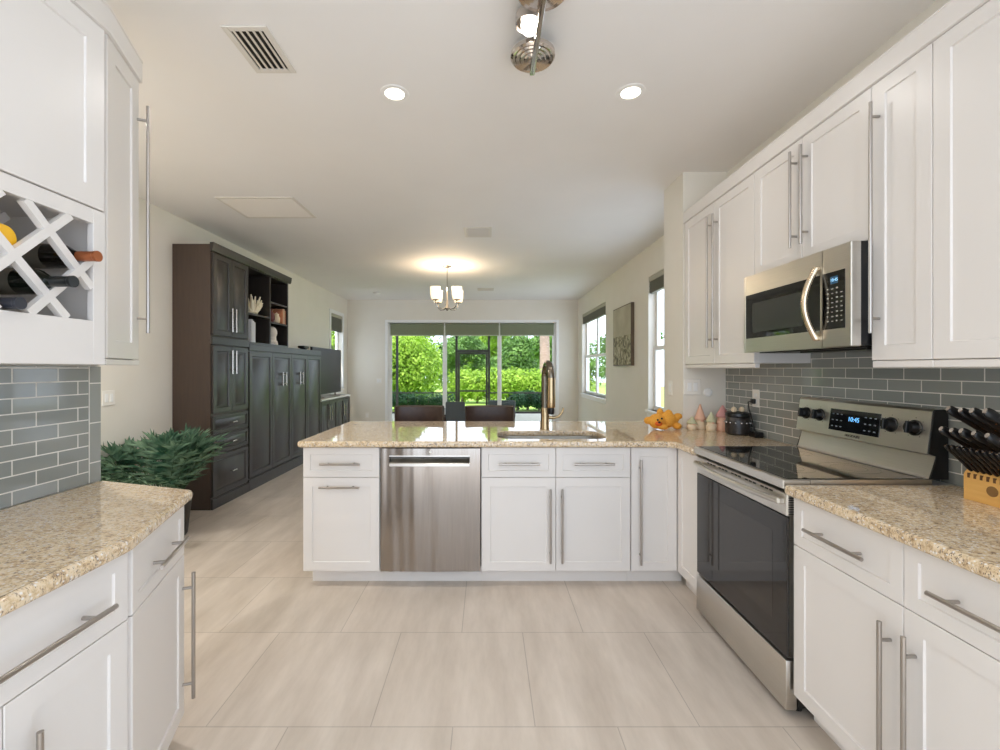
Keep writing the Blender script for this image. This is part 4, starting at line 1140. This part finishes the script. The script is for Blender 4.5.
for c_, nm, w_, h_ in (((196, 124, 90), 'salmon book beside the small cream jar on the shelf', 0.036, 0.19), ((214, 190, 156), 'tan book between the salmon and the rust one on the shelf', 0.03, 0.2), ((160, 88, 62), 'rust brown book at the outer end of the short shelf row', 0.034, 0.18)):
    book(yy, yy+w_, EX-0.20, EX-0.012, 1.9475, 1.9475+h_, nm, mat('cover', c_, 0.5), 'brown books on the short shelf'); yy += w_+0.002
o = thing('jar', 'small cream jar before the brown books on the shelf', 'jar', (EX-0.06, 5.75, 1.947))
MB().lathe([(0.03, 0), (0.040, 0.015), (0.043, 0.07), (0.03, 0.095), (0.027, 0.11)], (EX-0.06, 5.752, 1.9475), n=18).build('jar_body', M_CREAM, o)
MB().lathe([(0.03, 0.11), (0.03, 0.122), (0.008, 0.13), (0.008, 0.14), (0.0, 0.142)], (EX-0.06, 5.752, 1.9475), n=18).build('lid', M_CREAM, o)
o = thing('vase', 'dark reddish vase at the divider beside the cream jar', 'vase', (EX-0.08, 5.64, 1.947))
MB().lathe([(0.03, 0), (0.05, 0.04), (0.045, 0.1), (0.022, 0.14), (0.03, 0.17)], (EX-0.08, 5.64, 1.9475), n=18).build('vase_body', mat('vase_red', (112, 52, 48), 0.3), o)
MB().lathe([(0.0305, 0.168), (0.034, 0.172), (0.0305, 0.176), (0.022, 0.172)], (EX-0.08, 5.64, 1.9475), n=18, caps=False).build('rim', mat('vase_rim', (84, 40, 38), 0.3), o)
o = thing('bust_ornament', 'white rounded head-shaped ornament on the bottom display shelf', 'ornament', (EX-0.07, 5.66, 1.665))
bx, by = EX-0.075, 5.655
blob('bust', [((bx, by, 1.82), (0.065, 0.068, 0.082)), ((bx, by, 1.74), (0.055, 0.06, 0.06)), ((bx, by, 1.70), (0.068, 0.088, 0.034)), ((bx+0.055, by, 1.81), (0.018, 0.014, 0.02))], mat('plaster', (226, 218, 208), 0.6), o, 0.007, 4)
mb = MB()
mb.lathe([(0.07, 1.6655), (0.074, 1.67), (0.074, 1.685), (0.06, 1.69)], (bx, by, 0), n=24); mb.build('pedestal', mat('plaster_base', (214, 206, 196), 0.6), o)

# TV unit and TV
c = thing('tv_stand', 'low espresso media cabinet with a white top under the television', 'cabinet', (-2.85, 7.8, 0))
M = BFm(7.09); sw = 1.48
mb = MB(M).box(0, sw, 0.001, EDP, 0.08, 0.84).box(0.03, sw-0.03, 0.04, EDP, 0, 0.08)
mb.build('cabinet_body', M_ESP, c)
MB(M).box(-0.004, sw+0.01, -0.03, EDP, 0.84, 0.87, 0.004).build('top', mat('white_top', (232, 230, 226), 0.2), c)
for k in range(4):
    a = k*sw/4
    u = a+sw/4-0.05 if k % 2 == 0 else a+0.05
    rfront(M, a, a+sw/4, 0.09, 0.83, c, 'door', ((u, 0.5), (u, 0.74)))
tv = thing('television', 'large dark flat television on the media cabinet', 'television', (-2.8, 7.85, 0.87))
MB().box(-2.83, -2.795, 7.12, 8.52, 0.925, 1.715, 0.005).build('tv_body', M_BLACK, tv)
MB().box(-2.7955, -2.7935, 7.132, 8.508, 0.94, 1.703).build('screen', M_SCREEN, tv)
for y in (7.4, 8.24):
    MB().box(-2.92, -2.70, y-0.015, y+0.015, 0.8705, 0.885, 0.003).box(-2.825, -2.80, y-0.015, y+0.015, 0.88, 0.93).build('stand_foot', M_CHROME, tv)

# leafy plant
pt = thing('potted_palm', 'bushy dark green leafy plant in a dark pot against the espresso tower', 'plant', (-2.60, 3.62, 0))
pcx, pcy = -2.60, 3.62
MB().lathe([(0.0, 0.0), (0.13, 0.0), (0.14, 0.02), (0.17, 0.30), (0.18, 0.32), (0.165, 0.32), (0.155, 0.29), (0.0, 0.29)], (pcx, pcy, 0), n=28, caps=False).build('pot', mat('pot_dark', (34, 26, 22), 0.4), pt)
random.seed(11)
fol = MB(); stm = MB()
def leaflet(b_, dv, upn, ll, wd):
    w_ = dv.cross(upn).normalized()*wd
    m_ = b_+dv*ll*0.45; e_ = b_+dv*ll-Vector((0, 0, 0.02))
    for q in (m_, e_): q.x = max(q.x, XL+0.016); q.y = min(q.y, 4.262)
    v0 = fol.v(b_-w_*0.3); v1 = fol.v(b_+w_*0.3); v2 = fol.v(m_+w_+upn*0.004); v3 = fol.v(m_-w_+upn*0.004); v4 = fol.v(e_); vm = fol.v(m_-upn*0.003)
    fol.f([v0, v1, v2, vm]); fol.f([v0, vm, v3]); fol.f([vm, v2, v4]); fol.f([vm, v4, v3])
for k in range(84):
    a = 2*PI*(k*0.618034 % 1); u_ = (k*0.377) % 1
    el = 0.42+1.02*u_
    L_ = random.uniform(0.34, 0.44)*(1.12-0.25*u_)
    p0 = Vector((pcx+0.07*math.cos(a), pcy+0.07*math.sin(a), 0.30))
    if math.cos(a) > 0.5 and el < 0.75: el += 0.45
    hd = Vector((math.cos(a)*1.15, math.sin(a)*0.8, 0))
    pts = []
    for i in range(7):
        s_ = i/6
        z = 0.30+L_*math.sin(el)*1.2*s_+0.05*s_-0.05*s_*s_*math.cos(el)
        q = p0+hd*(L_*math.cos(el)*s_*(1.0+0.1*s_)); pts.append(Vector((max(q.x, XL+0.06), min(q.y, 4.2), z)))
    stm.tube(pts, [0.004-0.0025*i/6 for i in range(7)], 5)
    # pointed leaflets run up the stem and fan out at its tip
    for i in (2, 3, 4, 5, 6):
        t_ = (pts[i]-pts[i-1]).normalized(); sd_ = t_.cross(Vector((0, 0, 1))).normalized(); upn = sd_.cross(t_)
        angs = (-0.8, 0.8) if i < 5 else ((-0.9, -0.45, 0.45, 0.9) if i == 5 else (-0.7, -0.3, 0.0, 0.3, 0.7))
        for g_ in angs:
            dv = (t_*math.cos(g_)+sd_*math.sin(g_)-Vector((0, 0, 0.12+0.2*random.random()))).normalized()
            leaflet(pts[i], dv, upn, random.uniform(0.11, 0.16), 0.0155)
M_FERN = leaf_mat('palm_leaf', (40, 78, 56), (118, 146, 118), 0.1, 8)
fol.build('fronds', M_FERN, pt); stm.build('stems', mat('stem_green', (46, 70, 40), 0.6), pt)

# ------------------------------------------------------------------ dining side
M_FRAMEB = mat('frame_brown', (98, 84, 70), 0.5)
def art_mat():
    m = mat('canvas_print', (190, 184, 160), 0.7)
    s = N(m, 'ShaderNodeSeparateXYZ'); L(m, geo(m), s.inputs[0])
    t = N(m, 'ShaderNodeTexNoise', Scale=9, Detail=5, Distortion=1.6); L(m, geo(m), t.inputs['Vector'])
    low = ramp(m, t.outputs[0], [(0.40, (96, 92, 74)), (0.52, (160, 154, 128)), (0.62, (196, 190, 164))])
    t2 = N(m, 'ShaderNodeTexNoise', Scale=3, Detail=3); L(m, geo(m), t2.inputs['Vector'])
    hi_ = ramp(m, t2.outputs[0], [(0.35, (176, 170, 148)), (0.65, (192, 187, 166))])
    st = N(m, 'ShaderNodeMath', operation='GREATER_THAN'); L(m, s.outputs[2], st.inputs[0]); st.inputs[1].default_value = 1.83
    L(m, mixc(m, st.outputs[0], low, hi_), BSDF(m).inputs['Base Color'])
    return m
pa = thing('wall_picture', 'square leaf-pattern canvas between the two dining windows', 'picture', (XR, 6.37, 1.83))
MB().box(XR-0.045, XR-0.0005, 5.955, 6.80, 1.405, 2.255, 0.003).build('frame', M_FRAMEB, pa)
MB().box(XR-0.0465, XR-0.0448, 5.97, 6.785, 1.42, 2.24).build('canvas', art_mat(), pa)

def bar_stool(x, y, label):
    o = thing('bar_stool', label, 'bar stool', (x, y, 0), 'leather bar stools behind the peninsula')
    w = 0.225
    mb = MB(); rs = []
    n = 16
    for k in range(n+1):
        a = -1.22+2.44*k/n
        u = w*math.sin(a)/math.sin(1.22); yy = 0.07*(math.cos(a)-1)
        cx_, cy_ = x+u, y+0.22+yy
        nx_, ny_ = Vector((math.sin(a)*0.5, 1)).normalized()
        th = 0.022
        top = 1.018
        rs.append([(cx_-nx_*th, cy_-ny_*th, 0.70), (cx_+nx_*th, cy_+ny_*th, 0.70), (cx_+nx_*th, cy_+ny_*th, top-0.012), (cx_, cy_, top), (cx_-nx_*th, cy_-ny_*th, top-0.012)])
    mb.rings(rs); mb.build('backrest', M_LEATHER, o, sharp=60)
    MB().slab(round_poly([(x-0.21, y-0.2), (x+0.21, y-0.2), (x+0.21, y+0.2), (x-0.21, y+0.2)], 0.06), 0.60, 0.70, 0.03).build('seat', M_LEATHER, o)
    for sx in (-1, 1):
        for sy in (-1, 1):
            MB().tube([(x+sx*0.17, y+sy*0.15, 0.6), (x+sx*0.2, y+sy*0.19, 0.0)], [0.02, 0.015], 10).build('leg', M_DWOOD, o)
    mb = MB()
    q = [(x-0.19, y-0.175, 0.2), (x+0.19, y-0.175, 0.2), (x+0.19, y+0.175, 0.2), (x-0.19, y+0.175, 0.2)]
    for k in range(4): mb.cyl(q[k], q[(k+1) % 4], 0.009, n=8)
    mb.build('footrest', M_CHROME, o)
bar_stool(-0.635, 3.99, 'brown leather bar stool farther from the kitchen faucet')
bar_stool(0.028, 3.99, 'brown leather bar stool nearer the kitchen faucet')

dt = thing('dining_table', 'dark round dining table under the chandelier', 'table', (chx, chy, 0))
MB().lathe([(0.5, 0.715), (0.52, 0.725), (0.52, 0.742), (0.51, 0.75), (0.0, 0.75)], (chx, chy, 0), n=40).build('tabletop', M_DWOOD, dt)
MB().lathe([(0.30, 0.0), (0.30, 0.03), (0.09, 0.07), (0.06, 0.2), (0.07, 0.6), (0.16, 0.715)], (chx, chy, 0), n=28).build('pedestal', M_DWOOD, dt)
dc = thing('dining_chair', 'slim grey upholstered dining chair between the two bar stools', 'chair', (-0.405, 5.75, 0))
cx, cy = -0.405, 5.75
MB().slab(round_poly([(cx-0.2, cy-0.02), (cx+0.2, cy-0.02), (cx+0.2, cy+0.40), (cx-0.2, cy+0.40)], 0.05), 0.42, 0.49, 0.02).build('seat', M_GREYFAB, dc)
mb = MB(); mb.rings([[(cx-w_, y_, z_), (cx+w_, y_, z_), (cx+w_, y_+0.05, z_), (cx-w_, y_+0.05, z_)] for w_, y_, z_ in ((0.15, -0.02+cy, 0.47), (0.125, -0.05+cy, 0.7), (0.122, -0.09+cy, 0.92), (0.115, -0.093+cy, 0.94))])
mb.build('backrest', M_GREYFAB, dc)
for sx in (-1, 1):
    for yy in (0.02, 0.36): MB().tube([(cx+sx*0.17, cy+yy, 0.43), (cx+sx*0.18, cy+yy, 0.0)], [0.018, 0.013], 8).build('leg', M_DWOOD, dc)

# ------------------------------------------------------------------ lanai and garden
struct(MB().box(-14, 14, YB+0.15, 46, -0.2, -0.06), 'lawn_ground', M_LAWN)
struct(MB().box(-3.4, 2.3, YB+0.15, 13.75, -0.06, -0.01), 'lanai_floor', M_CONC)
struct(MB().box(-3.4, 2.3, YB+0.15, 13.75, 3.0, 3.15), 'lanai_roof', M_STUCCO)
struct(MB().box(-3.4, 2.3, 13.5, 13.75, 2.80, 3.0), 'lanai_beam', M_STUCCO)
se = thing('screen_enclosure', 'dark bronze screen frame with a door across the lanai', 'screen enclosure', (0, 13.6, 0))
SYc = 13.62
def bar(mb, x0, x1, z0, z1, t=0.03): mb.box(x0, x1, SYc-t, SYc+t, z0, z1)
for xx in (-3.3, -2.75, -0.932, 0.06, 2.15):
    mb = MB(); bar(mb, xx-0.035, xx+0.035, -0.01, 2.80); mb.build('post', M_BRZALU, se)
for a, b in ((-3.3, -2.75), (-2.75, -0.932), (0.06, 2.15)):
    mb = MB(); bar(mb, a+0.035, b-0.035, 0.60, 0.64, 0.02); mb.build('chair_rail', M_BRZALU, se)
    mb = MB(); bar(mb, a+0.035, b-0.035, -0.01, 0.05, 0.02); mb.build('sill_rail', M_BRZALU, se)
mb = MB(); bar(mb, -0.897, 0.025, 1.86, 1.94, 0.02); mb.build('transom', M_BRZALU, se)
mb = MB(); bar(mb, -0.89, -0.83, 0.0, 1.855, 0.015); bar(mb, -0.04, 0.018, 0.0, 1.855, 0.015); bar(mb, -0.83, -0.04, 0.0, 0.1, 0.015); bar(mb, -0.83, -0.04, 1.80, 1.855, 0.015); bar(mb, -0.83, -0.04, 0.655, 0.70, 0.015)
mb.build('screen_door', M_BRZALU, se)

ac = thing('patio_armchair', 'dark grey low armchair out on the lanai', 'chair', (0.36, 11.3, 0))
ax, ay = 0.36, 11.3
MB().box(ax-0.34, ax+0.34, ay-0.40, ay-0.28, 0.16, 0.585, 0.03, 2).build('backrest', M_GREYFAB, ac)
MB().box(ax-0.26, ax+0.26, ay-0.28, ay+0.3, 0.2, 0.36, 0.04, 2).build('seat', M_GREYFAB, ac)
for s in (-1, 1): MB().box(ax+s*0.30-0.04, ax+s*0.30+0.04, ay-0.28, ay+0.3, 0.16, 0.5, 0.02, 2).build('armrest', M_GREYFAB, ac)
for sx in (-1, 1):
    for sy in (-0.36, 0.24): MB().box(ax+sx*0.28-0.02, ax+sx*0.28+0.02, ay+sy-0.02, ay+sy+0.02, -0.01, 0.17).build('leg', M_BRZALU, ac)

def leaf_cloud(lumps, n, size, seed, out=0.55):
    """leaf quads spread over the shells of ellipsoid lumps [(centre, radii)]"""
    rnd = random.Random(seed); vs, fs = [], []
    vol = [r[0]*r[1]*r[2] for c, r in lumps]; tot = sum(v**0.67 for v in vol)
    for (c, r), vv in zip(lumps, vol):
        for _ in range(int(n*vv**0.67/tot)):
            d = Vector((rnd.gauss(0, 1), rnd.gauss(0, 1), rnd.gauss(0, 1))).normalized()
            q = out+(1-out)*rnd.random()**0.6
            q *= 1+0.10*rnd.gauss(0, 1)
            p = Vector((c[0]+d.x*r[0]*q, c[1]+d.y*r[1]*q, c[2]+d.z*r[2]*q))
            if p.z < 0: continue
            nrm = (d+Vector((rnd.gauss(0, .6), rnd.gauss(0, .6), rnd.gauss(0, .6)+0.3))).normalized()
            t = nrm.cross(Vector((rnd.gauss(0, 1), rnd.gauss(0, 1), rnd.gauss(0, 1)))).normalized(); b = nrm.cross(t)
            s = size*rnd.uniform(0.6, 1.3); i = len(vs)
            vs += [p-t*s, p-b*s*0.45, p+t*s, p+b*s*0.45]; fs.append((i, i+1, i+2, i+3))
    return vs, fs
def leaves(name, data, m, parent=None):
    vs, fs = data
    if parent is not None: w = world_loc(parent); vs = [v-w for v in vs]
    me = bpy.data.meshes.new(name); me.from_pydata(vs, [], fs); me.materials.append(m)
    o = bpy.data.objects.new(name, me); C.objects.link(o)
    if parent is not None: o.parent = parent
    return o
M_LIME = leaf_mat('lime_leaf', (120, 158, 40), (176, 204, 84), 0.4, 2.5)
M_MID = leaf_mat('mid_leaf', (74, 112, 46), (128, 164, 84), 0.35, 2.0)
M_DARK = leaf_mat('dark_leaf', (30, 62, 38), (70, 108, 66), 0.25, 2.0)
M_BARK = noise_mat('bark', (110, 96, 84), (150, 136, 122), 8, 0.9, stretch=(1, 1, 6))
M_PALM = noise_mat('palm_bark', (150, 124, 112), (182, 156, 144), 10, 0.9, stretch=(0.6, 0.6, 8))
def bush(name, label, cat, x0, x1, y, h, r, n, size, m, seed, z0=0.0, stem=True):
    o = thing(name, label, cat, ((x0+x1)/2, y, 0))
    rnd = random.Random(seed); lumps = []
    nl = max(1, int((x1-x0)/(r*0.7)))
    for k in range(nl):
        x = x0+(x1-x0)*(k+0.5)/nl
        lumps.append(((x+rnd.uniform(-.1, .1), y+rnd.uniform(-.2, .2), z0+h*0.5+rnd.uniform(-.05, .05)), (r*rnd.uniform(.85, 1.15), r*0.9, h*0.5*rnd.uniform(.92, 1.12))))
    leaves('foliage', leaf_cloud(lumps, n, size, seed, 0.45), m, o)
    mb = MB()
    for c_, r_ in lumps: mb.tube([(c_[0], c_[1], -0.06), (c_[0]+0.05, c_[1], z0+h*0.6)], [0.05, 0.02], 7)
    mb.build('stems', M_BARK, o)
    return o
bush('hedge', 'bright lime green hedge behind the screen door', 'hedge', -1.25, 3.9, 18.2, 1.35, 0.75, 15000, 0.075, M_LIME, 1)
bush('shrub', 'tall lime green shrub filling the first pane of the sliding door', 'shrub', -5.6, -2.35, 17.4, 2.75, 0.95, 15000, 0.085, M_LIME, 2)
bush('shrub', 'low dark green shrub under the tall lime shrub', 'shrub', -4.2, -1.3, 15.2, 0.55, 0.42, 5000, 0.05, M_DARK, 3)
bush('shrub', 'low dark green shrub outside near the faucet', 'shrub', 0.9, 2.6, 15.1, 0.62, 0.42, 5000, 0.05, M_DARK, 4)
bush('shrub', 'lime shrub outside the small window above the television', 'shrub', -5.6, -3.9, 12.6, 2.75, 0.75, 7000, 0.085, M_LIME, 12)

def tree(label, x, y, h, cr, n, size, m, seed, tr=0.12):
    o = thing('garden_tree', label, 'tree', (x, y, -0.06), 'trees beyond the hedge')
    rnd = random.Random(seed); lumps = []
    mb = MB().tube([(x, y, -0.06), (x+rnd.uniform(-.2, .2), y, h*0.35), (x+rnd.uniform(-.3, .3), y, h*0.75)], [tr, tr*0.8, tr*0.35], 9)
    for k in range(9):
        a = rnd.uniform(0, 2*PI); q = rnd.uniform(0.2, 0.75)*cr; z = h*rnd.uniform(0.34, 0.9)
        lumps.append(((x+q*math.cos(a), y+q*math.sin(a), z), (cr*rnd.uniform(.4, .6), cr*rnd.uniform(.4, .6), cr*rnd.uniform(.3, .5))))
        mb.tube([(x, y, z*0.7), (x+q*math.cos(a)*0.9, y+q*math.sin(a)*0.9, z)], [tr*0.4, tr*0.15], 6)
    mb.build('trunk', M_BARK, o)
    leaves('crown', leaf_cloud(lumps, n, size, seed, 0.4), m, o)
tree('green tree beyond the hedge, nearest the sliding door edge and the palm', 1.35, 22.6, 2.9, 1.5, 11000, 0.10, M_MID, 21)
tree('slender green tree standing straight behind the screen door', -1.25, 24, 3.1, 1.3, 9000, 0.10, M_MID, 22)
tree('lime green tree behind the tall lime shrub', -4.2, 22, 3.4, 1.6, 9000, 0.11, M_LIME, 23)
tree('green tree seen through the far dining window', 5.9, 18.0, 3.4, 1.3, 6000, 0.10, M_MID, 25)
for lb, x, y, h, cr, m_, sd_ in (('pale lime tree in the back row between the screen door posts', 0.0, 29, 5.2, 1.8, M_LIME, 24), ('broad green tree in the back row behind the tall lime shrub', -6.0, 29.5, 5.4, 2.0, M_MID, 26),
        ('broad green tree in the back row beyond the palm', 4.4, 29.5, 3.6, 2.0, M_MID, 27)):
    tree(lb, x, y, h, cr, 12000, 0.14, m_, sd_, 0.16)
bush('hedge', 'tall dark green hedge closing off the back of the garden', 'hedge', -9, 9, 36, 3.9, 1.7, 20000, 0.16, M_MID, 31)
o = thing('palm_tree', 'pinkish palm trunk beyond the hedge behind the faucet', 'tree', (2.62, 20.3, -0.06))
MB().tube([(2.62, 20.3, -0.06), (2.64, 20.3, 2.0), (2.58, 20.3, 4.6)], [0.26, 0.23, 0.2], 14).build('trunk', M_PALM, o)
fr_ = MB(); random.seed(5)
for k in range(14):
    a = 2*PI*k/14; pts = []
    for i in range(7):
        s = i/6; pts.append(Vector((2.58+math.cos(a)*1.0*s, 20.3+math.sin(a)*1.0*s, 4.6+0.7*s-1.3*s*s)))
    for i in range(1, 7):
        t_ = (pts[i]-pts[i-1]).normalized(); sd_ = t_.cross(Vector((0, 0, 1))).normalized()
        for s in (-1, 1):
            for j in range(3):
                b_ = pts[i-1].lerp(pts[i], j/3); e_ = b_+(sd_*s*0.4+t_*0.25-Vector((0, 0, 0.18)))
                fr_.f([fr_.v(b_), fr_.v(b_+t_*0.05), fr_.v(e_)])
fr_.build('fronds', M_MID, o)
